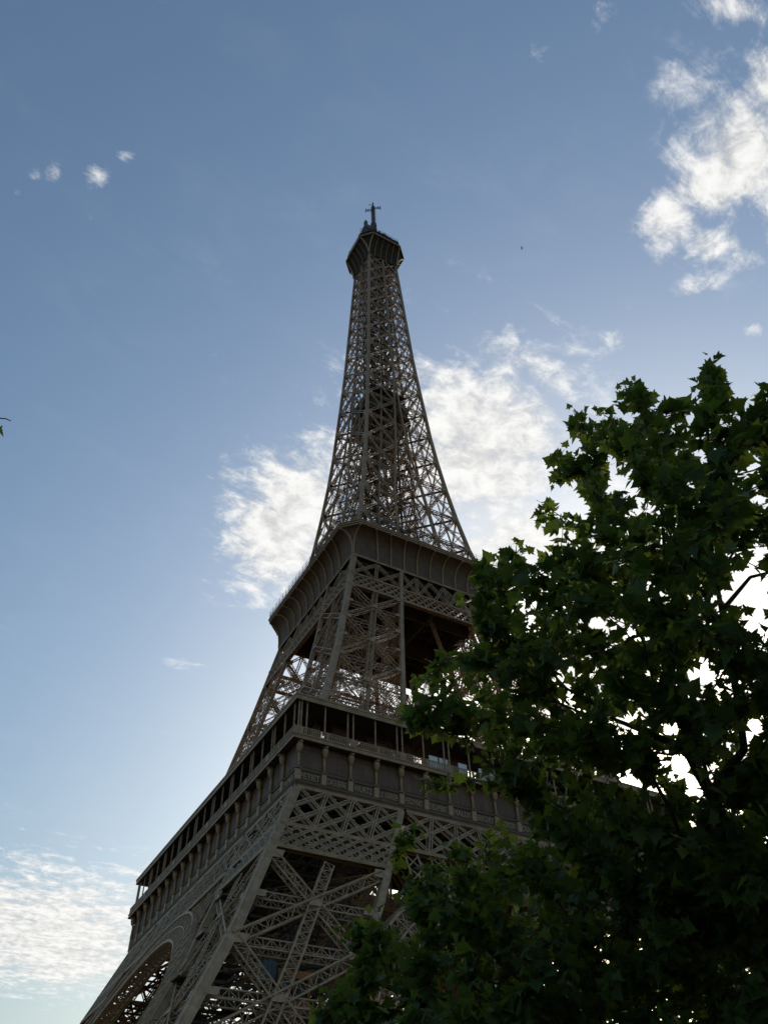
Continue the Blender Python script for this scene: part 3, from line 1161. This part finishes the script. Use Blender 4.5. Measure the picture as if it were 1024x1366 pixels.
octo(cg, 276.3, 279.4, 7.6, 3.0)
octo(cg, 279.4, 279.75, 8.5, SC)
fence(cg, 8.45, SC, 276.3, 3.1, .6, .07, .05, (.6, 1.2, 1.9, 2.6))
octo(cg, 279.75, 282.2, 6.0, 2.2)
octo(cg, 282.2, 282.5, 6.9, 2.6)
fence(cg, 8.2, 3.2, 279.75, 2.3, .7, .06, .05, (.6, 1.2, 2.25))
fence(cg, 6.8, 2.6, 282.5, 1.3, .8, .06, .05, (.6, 1.3))
cg.build('caged_gallery', DECK_SHADE, summit)
cab = MB()
octo(cab, 282.5, 286.5, 3.6, 1.2)
octo(cab, 286.5, 286.9, 4.0, 1.4)
octo(cab, 286.9, 290.5, 2.4, .8)
octo(cab, 290.5, 290.8, 3.0, 1.0)
for sx_, sy_ in ((-1, -1), (1, -1), (1, 1), (-1, 1)):
    pts = [V(sx_*4.6*math.cos(t)**.9 if t < 1.57 else 0, sy_*4.6*math.cos(t)**.9 if t < 1.57 else 0, 283+13.5*math.sin(t)) for t in np.linspace(0, 1.25, 8)]
    for a, b in zip(pts[:-1], pts[1:]):
        cab.bar(a, b, .32, .32)
octo(cab, 290.8, 297.0, 1.45, .5, 1.2, .4)
cab.build('campanile', IRON, summit)
ms = MB()
ms.lathe((0, 0, 0), [(1.15, 296.9), (1.05, 305.0), (.68, 305.8), (.66, 320.2), (.3, 320.5), (.22, 324.3), (.05, 324.8)], 10)
for z in np.arange(298, 320, 1.5):
    ms.lathe((0, 0, 0), [(1.2 if z < 305 else .76, z), (1.2 if z < 305 else .76, z+.18)], 10)
    for s_ in (-1, 1):
        ms.bar((s_*.8, 0, z), (s_*1.35, 0, z), .1, .1)
mast = ms.build('antenna_mast', AERIAL, summit)
dp = MB()
rd = rt0  # the cross arms stand roughly square to the near corner
RD = unit(V(rd[0], rd[1], 0))
FD = unit(V(-rd[1], rd[0], 0))
for s_, z in ((1, 319.2), (-1, 317.2)):
    for dz in (-.6, .6):
        dp.bar(RD*.6*s_+V(0, 0, z+dz), RD*2.9*s_+V(0, 0, z+dz), .2, .2)
    dp.bar(RD*2.0*s_+V(0, 0, z-1.0), RD*2.0*s_+V(0, 0, z+1.0), .22, .22)
    dp.bar(RD*2.9*s_+V(0, 0, z-1.5), RD*2.9*s_+V(0, 0, z+1.3), .26, .26)
    for dz in (-.6, .6):
        dp.bar(FD*.6*s_+V(0, 0, z+dz-1), FD*2.6*s_+V(0, 0, z+dz-1), .2, .2)
dp.bar(-RD*1.4+V(0, 0, 322.2), RD*.3+V(0, 0, 322.2), .16, .16)
dp.bar(-RD*1.4+V(0, 0, 321.6), -RD*1.4+V(0, 0, 323.0), .16, .16)
dp.build('dipole_arm', AERIAL, mast)
rng = random.Random(7)
eq = MB()
eb = -FD*5.6-RD*2.5
eq.box(eb[0]-1.3, eb[0]+1.3, eb[1]-1.3, eb[1]+1.3, 284.0, 290.4)
eq.box(eb[0]-1.5, eb[0]+1.5, eb[1]-1.5, eb[1]+1.5, 287.0, 287.3)
for sx_, sy_ in ((-1, -1), (1, -1), (1, 1), (-1, 1)):
    eq.bar((eb[0]+sx_*1.1, eb[1]+sy_*1.1, 279.75), (eb[0]+sx_*1.1, eb[1]+sy_*1.1, 284), .25)
eq.lathe((eb[0]-.3, eb[1]+.2, 0), [(.5, 290.4), (.75, 291.2), (.75, 294.6), (.5, 295.4), (.15, 295.6), (.1, 297)], 10)
for k in range(5):
    eq.bar(eb-RD*(1.2)+V(0, 0, 284.6+k*1.2), eb-RD*(2.6)+V(0, 0, 284.9+k*1.2), .12, .12)
eq.build('radar_housing', AERIAL, summit)
for i in range(46):
    eq = MB()
    s_ = rng.randrange(8)
    A = octo_pts(7.9, 3.0, 279.8)
    t = rng.random()
    p = A[s_]+(A[(s_+1) % 8]-A[s_])*t
    h = rng.uniform(1.2, 4.2)
    eq.bar(p, p+V(0, 0, h), .09, .09)
    if rng.random() < .5:
        eq.box(p[0]-.22, p[0]+.22, p[1]-.2, p[1]+.2, p[2]+h*.55, p[2]+h*.55+rng.uniform(.4, 1.1))
    else:
        d = unit(V(rng.uniform(-1, 1), rng.uniform(-1, 1), 0))
        eq.bar(p+V(0, 0, h*.8)-d*.6, p+V(0, 0, h*.8)+d*.6, .09, .09)
    eq.build('aerial', AERIAL, summit)
for i in range(22):
    eq = MB()
    a = rng.uniform(0, 6.28)
    rr = rng.uniform(2.2, 6.2)
    z0 = 282.5 if rr > 4 else 286.9
    h = rng.uniform(2.0, 6.5)
    p = V(rr*math.cos(a), rr*math.sin(a), z0)
    eq.bar(p, p+V(0, 0, h), .16, .16)
    if i % 3 == 0:
        eq.lathe((p[0], p[1], 0), [(.3, z0+h*.4), (.36, z0+h*.5), (.36, z0+h*.85), (.1, z0+h*.95)], 8)
    elif i % 3 == 1:
        for k in range(4):
            d = unit(V(-math.sin(a), math.cos(a), 0))
            q = p+V(0, 0, h*(.4+.18*k))
            eq.bar(q-d*.8, q+d*.8, .1, .1)
    else:
        d = unit(V(math.cos(a), math.sin(a), 0))
        eq.tube([p+V(0, 0, h*.6)+d*.15, p+V(0, 0, h*.6)+d*.4, p+V(0, 0, h*.6)+d*.6], [.15, .5, .65], 10)
    eq.build('aerial', AERIAL, summit)
for i in range(14):
    eq = MB()
    a = rng.uniform(0, 6.28)
    p = V(2.2*math.cos(a), 2.2*math.sin(a), rng.uniform(287, 299))
    eq.box(p[0]-.3, p[0]+.3, p[1]-.3, p[1]+.3, p[2], p[2]+rng.uniform(.6, 1.5))
    eq.bar(V(0, 0, p[2]+.3), p+V(0, 0, .3), .12, .12)
    eq.build('aerial', AERIAL, summit)

# lift tracks and the lift cabin inside the near leg
tr = MB()
def leg_c(z, du=0.0, dn=0.0):
    c = -(ow(z)+iw(z))/2
    return V(c+du, c-du, z)+V(.7, .7, 0)*dn
for du in (1.0, 4.2):
    for z0, z1 in zip(z1s[:-1], z1s[1:]):
        girder(tr, leg_c(z0, du), leg_c(z1, du), V(1, -1, 0), V(1, 1, .5), .7, .9, 10, .16, .08, sides=True)
for z0, z1 in zip(np.arange(4, 50, 2.2), np.arange(6.2, 52.2, 2.2)):
    tr.bar(leg_c(z0, 1.0), leg_c(z0, 4.2), .2, .3)
    s_ = 1 if int(z0*10) % 2 else -1
    tr.bar(leg_c(z0, -3.6, -2.4), leg_c(z0+2.2, -3.6, -2.4)+V(0, 0, 0), 1.1, .16)
t0_ = tr.build('lift_track', DECK_SHADE, lower_legs[0])  # shade within the leg put into the track colour
for lg in lower_legs[1:]:
    obj('lift_track', t0_.data, lg)
st_ = MB()
for j, z0 in enumerate(np.arange(4, 49, 2.6)):
    s_ = 1 if j % 2 else -1
    for du in (-5.2, -2.6):
        P, Q = leg_c(z0, du, -s_*2.6), leg_c(z0+2.6, du, s_*2.6)
        st_.bar(P, Q, 1.3, .18)
        st_.bar(P+V(.5, -.5, 1.0), Q+V(.5, -.5, 1.0), .07, .07)
        c = leg_c(z0+2.6, du, s_*2.6)
        st_.box(c[0]-1.1, c[0]+1.1, c[1]-1.1, c[1]+1.1, z0+2.5, z0+2.62)
    if j % 2 == 0:
        c = leg_c(z0)
        for a in (-4.5, -1.5, 1.5, 4.5):
            st_.bar(c+V(a, -6.5, 0), c+V(a, 6.5, 0), .22, .3)
            st_.bar(c+V(-6.5, a, .02), c+V(6.5, a, .02), .22, .3)
st0 = st_.build('stair', DECK_SHADE, lower_legs[0])  # dark stair colour stands for shade inside the leg
for lg in lower_legs[1:]:
    obj('stair', st0.data, lg)
sc_ = MB()
c = leg_c(25.5, 2.0, -4.6)
sc_.box(c[0]-.6, c[0]+.6, c[1]-.6, c[1]+.6, 25.2, 26.9)
for i in range(4):
    sc_.box(c[0]-.63+i*.4, c[0]-.57+i*.4, c[1]-.66, c[1]-.602, 25.2, 26.9)
sc_.build('stair_screen', TEAL, lower_legs[0])

lc = leg_c(22.0, 2.6, 1.2)
lift = empty('lift_cabin', lc)
tag(lift, 'ochre double-deck lift cabin inside the near tower leg low in the frame', 'lift')
for lv in range(2):
    mb = MB()
    z0 = -4.6+lv*4.4+1.0
    mb.box(-1.7, 1.7, -1.7, 1.7, z0, z0+1.2)
    mb.box(-1.7, 1.7, -1.7, 1.7, z0+3.0, z0+3.7)
    for sx_ in (-1, 1):
        for sy_ in (-1, 1):
            mb.box(sx_*1.55-.15, sx_*1.55+.15, sy_*1.55-.15, sy_*1.55+.15, z0+1.2, z0+3.0)
    mb.box(-.12, .12, -1.69, -1.5, z0+1.2, z0+3.0)
    mb.box(-1.69, -1.5, -.12, .12, z0+1.2, z0+3.0)
    o = mb.build('cabin_deck', OCHRE, lift)
    w_ = MB()
    w_.box(-1.5, 1.5, -1.5, 1.5, z0+1.21, z0+2.99)
    w_.build('window_band', GLASS, o)
mb = MB()
mb.box(-1.2, 1.2, 1.75, 2.3, -3.4, 5.2)
mb.box(-1.9, 1.9, -1.9, 1.9, -4.2, -3.62)
mb.build('carriage', DECK_SHADE, lift)

# ------------------------------------------------------------------ trees
rs = np.random.RandomState(11)


def leaf_shape():
    """five-lobed plane leaf outline, base at the origin, tip along +y, unit length"""
    half = [(0.0, 0.0), (.10, -.05), (.26, -.13), (.46, -.10), (.38, .04), (.34, .13), (.52, .18), (.71, .32), (.52, .37), (.36, .42), (.42, .57), (.28, .58), (.22, .70), (.13, .80), (0.0, 1.04)]
    left = [(-x, y) for x, y in half[1:-1]][::-1]
    return np.array(half+left)


LS = leaf_shape()
NL = len(LS)
LC = np.array([0.0, 0.28])


def leaves_mesh(name, pos, axis, nrm, size, material, parent):
    """all leaves of one crown"""
    n = len(pos)
    tpl = np.vstack([LS, LC[None]])                     # centre vertex last
    m_ = len(tpl)
    axis = axis/np.linalg.norm(axis, axis=1, keepdims=True)
    nrm = nrm-axis*np.sum(nrm*axis, 1, keepdims=True)
    nrm = nrm/np.linalg.norm(nrm, axis=1, keepdims=True)
    side = np.cross(axis, nrm)
    curl = rs.uniform(-.15, .65, n)
    droop = rs.uniform(-.3, .9, n)
    wid = rs.uniform(.85, 1.1, n)
    x = tpl[:, 0][None]*wid[:, None]
    y = np.repeat(tpl[:, 1][None], n, 0)
    z = curl[:, None]*np.abs(x)*0.9 - droop[:, None]*(y**2)*.4 + rs.uniform(-.02, .02, (n, m_))
    z[:, -1] -= .02
    co = pos[:, None] + size[:, None, None]*(x[..., None]*side[:, None]+y[..., None]*axis[:, None]+z[..., None]*nrm[:, None])
    co = co.reshape(-1, 3)
    tri = np.array([[i, (i+1) % NL, NL] for i in range(NL)])
    fs = (np.arange(n)[:, None, None]*m_+tri[None]).reshape(-1, 3)
    me = bpy.data.meshes.new(name)
    me.vertices.add(len(co))
    me.vertices.foreach_set('co', co.ravel())
    me.loops.add(fs.size)
    me.loops.foreach_set('vertex_index', fs.ravel().astype(np.int32))
    me.polygons.add(len(fs))
    me.polygons.foreach_set('loop_start', np.arange(0, fs.size, 3, dtype=np.int32))
    me.materials.append(material)
    me.update(calc_edges=True)
    me.validate()
    return obj(name, me, parent)


def in_poly(x, y, poly):
    c = np.zeros(len(x), bool)
    n = len(poly)
    for i in range(n):
        x0, y0 = poly[i]
        x1, y1 = poly[(i+1) % n]
        if y0 == y1:
            continue
        t = ((y0 > y) != (y1 > y)) & (x < (x1-x0)*(y-y0)/(y1-y0)+x0)
        c ^= t
    return c


def edge_dist(x, y, poly):
    d = np.full(len(x), 1e9)
    n = len(poly)
    P = np.stack([x, y], 1)
    for i in range(n):
        a = np.array(poly[i], float)
        b = np.array(poly[(i+1) % n], float)
        ab = b-a
        t = np.clip(((P-a) @ ab)/(ab @ ab), 0, 1)
        d = np.minimum(d, np.linalg.norm(P-(a+t[:, None]*ab), axis=1))
    return d


def grow(name, skeleton, tips, leaf_size, leaves_per, material, base_r, tip_r=.0035, spread=.33, seed=1, shoots=None):
    """skeleton: list of polylines [(point, radius)...]; tips: twig ends reached by branches that fork off the nearest limb"""
    r_ = np.random.RandomState(seed)
    root = empty(name, skeleton[0][0][0])
    base = V(*skeleton[0][0][0])
    nodes, par, rad, plen = [], [], [], []
    for pl in skeleton:
        prev = -1
        for i, (p, q) in enumerate(pl):
            p = V(*p)
            if i == 0 and nodes:
                dd = np.linalg.norm(np.array(nodes)-p, axis=1)
                prev = int(np.argmin(dd))
                continue
            # subdivide the limb so that branches can leave anywhere
            if prev >= 0:
                a = nodes[prev]
                ra = rad[prev]
                ln = np.linalg.norm(p-a)
                k = max(1, int(ln/.25))
                for j in range(1, k+1):
                    t = j/k
                    jit = r_.normal(0, .018, 3) if j < k else 0
                    nodes.append(a+(p-a)*t+jit)
                    par.append(prev)
                    rad.append(min(ra, ra+(q*.8-ra)*t))
                    plen.append(plen[prev]+ln/k)
                    prev = len(nodes)-1
            else:
                nodes.append(p)
                par.append(-1)
                rad.append(q)
                plen.append(0)
                prev = len(nodes)-1
    nsk = len(nodes)
    low = base[2]+1.7
    cap_ = nsk+len(tips)*5
    A = np.zeros((cap_, 3))
    A[:nsk] = nodes
    PLN = np.zeros(cap_)
    PLN[:nsk] = plen
    ok = np.zeros(cap_, bool)
    ok[:nsk] = A[:nsk, 2] > low
    n = nsk
    cnt = [0.0]*nsk
    order = np.argsort([np.min(np.linalg.norm(A[:nsk]-t, axis=1)) for t in tips])
    ends = []
    kids = {}
    for ti in order:
        t = tips[ti]
        d = np.linalg.norm(A[:n]-t, axis=1)
        # branches rise: prefer to leave from below
        cost = d+.22*PLN[:n]+np.maximum(0, A[:n, 2]-t[2])*.8
        cost[~ok[:n]] = 1e9
        j = int(np.argmin(cost))
        a = A[j]
        ln = d[j]
        k = max(2, min(5, int(ln/.22)+1))
        bow = V(0, 0, -1)*ln*.10+r_.normal(0, .05, 3)*ln
        prev = j
        for q in range(1, k+1):
            s_ = q/k
            p = a+(t-a)*s_+bow*4*s_*(1-s_)*(.6)
            A[n] = p
            par.append(prev)
            rad.append(tip_r)
            PLN[n] = PLN[prev]+ln/k
            ok[n] = True
            prev = n
            n += 1
            if n >= cap_-6:
                break
        ends.append((j, prev))
        if n >= cap_-6:
            break
    # pipe model for the branch radii
    cnt = np.zeros(n)
    for _, e in ends:
        cnt[e] += 1
    for i in range(n-1, -1, -1):
        if par[i] >= 0:
            cnt[par[i]] += cnt[i]
    R = np.array(rad[:n])
    R[nsk:] = tip_r*np.maximum(1, cnt[nsk:])**.42
    mb = MB()
    for pl_start in [i for i in range(nsk)]:
        p = par[pl_start]
        if p >= 0:
            mb.tube([A[p], A[pl_start]], [max(R[p], R[pl_start]) if p < nsk else R[pl_start], R[pl_start]], 9, cap=False)
    mb.build('trunk', BARK, root).location = -base
    tb = MB()
    for i in range(nsk, n):
        p = par[i]
        rp = R[i] if p < nsk else R[p]
        tb.tube([A[p], A[i]], [min(rp, R[i]*1.6), R[i]], 5 if R[i] > .008 else 4, cap=False)
    tb.build('branches', BARK, root).location = -base
    # leaves
    pos, ax, nr, sz = [], [], [], []
    for _, e in ends:
        path = [e]
        while par[path[-1]] >= nsk and len(path) < 4:
            path.append(par[path[-1]])
        if par[path[-1]] >= 0:
            path.append(par[path[-1]])
        seg = [A[i] for i in path]
        tipd = unit(seg[0]-seg[1])
        L_ = sum(np.linalg.norm(seg[i]-seg[i+1]) for i in range(len(seg)-1))
        use = min(L_, spread*1.25)
        nl = max(3, int(leaves_per*r_.uniform(.7, 1.3)))
        a0 = r_.uniform(0, 6.28)
        for q in range(nl):
            s_ = use*(q/(nl-1))
            rem = s_
            for i in range(len(seg)-1):
                l_ = np.linalg.norm(seg[i]-seg[i+1])
                if rem <= l_ or i == len(seg)-2:
                    p = seg[i]+(seg[i+1]-seg[i])*min(1, rem/(l_+1e-6))
                    d = unit(seg[i]-seg[i+1])
                    break
                rem -= l_
            ang = a0+q*2.4
            u1 = unit(np.cross(d, V(.3, .2, .9)))
            u2 = np.cross(d, u1)
            out = u1*math.cos(ang)+u2*math.sin(ang)
            axv = unit(out*.9+d*(.9 if q == 0 else .45)+V(0, 0, -.12)+r_.normal(0, .25, 3))
            pet = leaf_size*r_.uniform(.15, .4)
            pos.append(p+axv*pet)
            ax.append(axv+V(0, 0, -.2))
            nr.append(V(0, 0, 1)*.7+out*.25+r_.normal(0, .5, 3))
            sz.append(leaf_size*r_.uniform(.45, 1.2)*(.8 if q == 0 else 1))
    cr = leaves_mesh('crown', np.array(pos), np.array(ax), np.array(nr), np.array(sz), material, root)
    cr.location = -base
    return root


def at(x, y, hd):
    """point seen at a place of the photograph, hd metres away along the ground"""
    d = ray(x, y)
    return CAM+d*hd/math.hypot(d[0], d[1])


def cloud_tips(poly, n, hd_fn, gaps, r_, keep=None):
    xs, ys = [p[0] for p in poly], [p[1] for p in poly]
    out = []
    while len(out) < n:
        x = r_.uniform(min(xs), max(xs), 4000)
        y = r_.uniform(min(ys), max(ys), 4000)
        k = in_poly(x, y, poly)
        x, y = x[k], y[k]
        ed = edge_dist(x, y, poly)
        for a, b, e in zip(x, y, ed):
            skip = False
            for gx, gy, gr, pr in gaps:
                if (a-gx)**2+(b-gy)**2 < gr*gr and r_.rand() < pr:
                    skip = True
                    break
            if skip or (keep and not keep(a, b)):
                continue
            out.append(at(a, b, hd_fn(a, b, e, r_)))
            if len(out) >= n:
                break
    return np.array(out)


# near plane tree on the right, its trunk just outside the picture
POLY_A = [(948, 490), (930, 520), (905, 548), (880, 535), (845, 522), (825, 530), (800, 555), (780, 560), (785, 590), (756, 612), (748, 640), (765, 675), (728, 690), (748, 722),
          (722, 742), (692, 730), (668, 752), (645, 755), (628, 775), (632, 812), (645, 838), (612, 860), (575, 882), (560, 905), (545, 938), (545, 962), (590, 985), (640, 1000), (652, 1035), (690, 1065), (705, 1095), (740, 1115), (800, 1180), (900, 1230), (1010, 1260), (1160, 1230), (1230, 1000), (1200, 700), (1130, 540), (1060, 510), (1015, 545), (985, 560), (965, 530)]
GAPS_A = [(990, 772, 56, .95), (880, 775, 30, .9), (925, 745, 26, .85), (940, 1035, 40, .8), (892, 955, 28, .85), (1005, 985, 34, .9), (985, 590, 16, .8), (865, 900, 22, .8), (905, 860, 18, .8), (1000, 645, 34, .85), (940, 690, 20, .6), (985, 850, 34, .85), (1010, 700, 26, .7), (960, 910, 24, .8), (770, 720, 12, .6)]


def hdA(x, y, e, r_):
    c = 5.8+0.9*max(0, (900-x)/400)+2.2*min(1, max(0, (y-760)/380))
    return c+r_.uniform(-1, 1)*min(1.25, .15+.014*e)


tipsA = cloud_tips(POLY_A, 1560, hdA, [(x, y, r*.66, p*.9) for x, y, r, p in GAPS_A]+[(xx, yy, 15, .8) for xx, yy in np.random.RandomState(6).uniform((850, 900), (1030, 1085), (22, 2))]+[(1000, 800, 22, .6), (975, 760, 26, .6)]+[(xx, yy, 13, .85) for xx, yy in np.random.RandomState(78).uniform((800, 600), (1030, 1060), (34, 2))], np.random.RandomState(5))
extraA = [(945, 478), (958, 505), (930, 515), (842, 512), (862, 528), (826, 522), (890, 538), (800, 545), (778, 552), (772, 575), (752, 600), (742, 612), (738, 645), (722, 672), (716, 690), (690, 722), (664, 742), (1022, 522), (1010, 545), (992, 548), (640, 752), (545, 968), (536, 955), (552, 905), (618, 800), (700, 738), (910, 545), (950, 492), (940, 500), (957, 520), (938, 530), (848, 520), (852, 535), (836, 530), (1020, 535), (1016, 552), (768, 560), (764, 548), (688, 735), (683, 748), (722, 684), (728, 700), (745, 622), (755, 630), (560, 1040), (572, 1046), (592, 1044), (610, 1050), (630, 1040)]
tipsA = np.vstack([tipsA, [at(x, y, hdA(x, y, 10, np.random.RandomState(3))) for x, y in extraA]])
trA = at(1066, 1345, 8.0)
skelA = [[((trA[0]+.3, trA[1]-.05, 0.0), .15), (tuple(at(1052, 1290, 8.0)), .11), (tuple(at(1004, 1175, 7.95)), .088), (tuple(at(950, 1063, 7.7)), .07), (tuple(at(915, 1000, 7.3)), .054), (tuple(at(905, 835, 6.5)), .036), (tuple(at(886, 740, 6.0)), .022), (tuple(at(880, 620, 5.8)), .012)],
         [(tuple(at(962, 1085, 7.7)), .05), (tuple(at(992, 1000, 7.1)), .040), (tuple(at(975, 890, 6.6)), .034), (tuple(at(962, 815, 6.2)), .028), (tuple(at(946, 720, 5.8)), .020), (tuple(at(944, 580, 5.6)), .010)],
         [(tuple(at(962, 815, 6.2)), .026), (tuple(at(1000, 770, 6.2)), .018), (tuple(at(1060, 755, 6.3)), .011)],
         [(tuple(at(908, 880, 6.7)), .030), (tuple(at(855, 790, 6.5)), .02), (tuple(at(800, 680, 6.4)), .011)],
         [(tuple(at(1004, 1175, 7.95)), .045), (tuple(at(900, 1195, 8.2)), .028), (tuple(at(780, 1130, 8.3)), .018), (tuple(at(690, 1040, 7.9)), .010)],
         [(tuple(at(915, 1000, 7.3)), .036), (tuple(at(820, 960, 7.3)), .022), (tuple(at(700, 870, 7.1)), .013), (tuple(at(640, 800, 6.9)), .008)]]
t = grow('plane_tree', skelA, tipsA, .135, 9, LEAF, .17, seed=21)
tag(t, 'tall leafy plane tree filling the right side, its top shoot highest against the sky', 'tree')

# second plane tree behind it, lower, spreading towards the tower's foot
POLY_B = [(690, 1120), (640, 1135), (590, 1138), (560, 1150), (545, 1165), (538, 1195), (500, 1222), (465, 1245), (485, 1280), (445, 1318), (430, 1366), (430, 1480), (1250, 1480), (1230, 1080), (1060, 1040), (980, 1080), (900, 1090), (800, 1070), (735, 1080)]


def hdB(x, y, e, r_):
    return 9.3+r_.uniform(-1, 1)*min(1.9, .25+.02*e)


tipsB = cloud_tips(POLY_B, 1800, hdB, [(520, 1325, 18, .9), (545, 1180, 14, .5), (560, 1130, 12, .6)], np.random.RandomState(8))
extraB = [(532, 1108), (548, 1100), (525, 1135), (450, 1245), (465, 1235), (430, 1325), (425, 1350), (500, 1215), (540, 1118), (556, 1112), (600, 1128), (648, 1120), (668, 1105)]
tipsB = np.vstack([tipsB, [at(x, y, 9.3) for x, y in extraB]])
trB = at(800, 1480, 9.6)
skelB = [[((trB[0], trB[1], 0.0), .2), (tuple(at(800, 1400, 9.5)), .15), (tuple(at(790, 1300, 9.4)), .1), (tuple(at(780, 1200, 9.3)), .06), (tuple(at(800, 1110, 9.3)), .03)],
         [(tuple(at(798, 1390, 9.5)), .1), (tuple(at(680, 1290, 9.4)), .06), (tuple(at(580, 1200, 9.2)), .03)],
         [(tuple(at(798, 1400, 9.5)), .1), (tuple(at(640, 1370, 9.2)), .05), (tuple(at(500, 1310, 9.0)), .025)],
         [(tuple(at(796, 1340, 9.4)), .1), (tuple(at(930, 1250, 9.5)), .06), (tuple(at(1080, 1150, 9.6)), .03)]]
t = grow('plane_tree', skelB, tipsB, .125, 10, LEAF, .2, seed=22, spread=.36)
tag(t, 'lower dense plane tree along the bottom edge, in front of the tower girders', 'tree')

# plane tree to the left, only a twig of it reaching into the picture
rC = np.random.RandomState(4)
POLY_C = [(-60, 500), (-60, 640), (-100, 780), (-250, 900), (-450, 880), (-600, 700), (-560, 480), (-400, 380), (-200, 400)]
tipsC = cloud_tips(POLY_C, 260, lambda x, y, e, r_: 5.4+r_.uniform(-1, 1)*min(1.3, .2+.015*e), [], rC)
trC = at(-330, 1100, 5.6)
tw = at(-30, 556, 5.2)
skelC = [[((trC[0], trC[1], 0.0), .16), (tuple(at(-325, 1000, 5.6)), .11), (tuple(at(-320, 800, 5.5)), .07), (tuple(at(-310, 640, 5.4)), .04), (tuple(at(-300, 520, 5.4)), .02)],
         [(tuple(at(-318, 790, 5.5)), .05), (tuple(at(-150, 650, 5.3)), .025), (tuple(tw), .009), (tuple(at(8, 558.5, 5.2)), .006), (tuple(at(15, 561.5, 5.2)), .0045)]]
t = grow('plane_tree', skelC, tipsC, .18, 6, LEAF, .16, seed=23)
tag(t, 'plane tree off to the left with only one bare twig tip and leaf showing', 'tree')
lf_p = np.array([at(-4, 573, 5.2)])
lm = leaves_mesh('twig_leaf', lf_p, np.array([rt*.8-upv*.6]), np.array([V(.2, .3, .9)-fw*.6]), np.array([.085]), LEAF, t)
lm.location = -V(*skelC[0][0][0])

# ------------------------------------------------------------------ a bird far up
bd = CAM+ray(695.5, 331)*190
b = MB()
b.tube([(0, -.22, 0), (0, -.15, 0), (0, 0, -.02), (0, .12, 0), (0, .2, .02), (0, .26, .01)], [.02, .05, .075, .06, .04, .012], 8)
for s_ in (-1, 1):
    b.hexa([(s_*.04, -.1, 0), (s_*.28, -.06, .1), (s_*.28, .08, .1), (s_*.04, .1, 0), (s_*.04, -.1, .02), (s_*.28, -.06, .115), (s_*.28, .08, .115), (s_*.04, .1, .02)])
    b.hexa([(s_*.28, -.06, .1), (s_*.55, -.12, .05), (s_*.55, -.07, .05), (s_*.28, .08, .1), (s_*.28, -.06, .115), (s_*.55, -.12, .055), (s_*.55, -.07, .055), (s_*.28, .08, .115)])
b.hexa([(-.05, -.35, 0), (.05, -.35, 0), (.03, -.2, 0), (-.03, -.2, 0), (-.05, -.35, .015), (.05, -.35, .015), (.03, -.2, .02), (-.03, -.2, .02)])
o = b.build('bird', BIRD)
o.location = bd
o.rotation_euler = (0, 0, .8)
tag(o, 'tiny dark bird flying alone in the blue sky right of the tower top', 'bird')
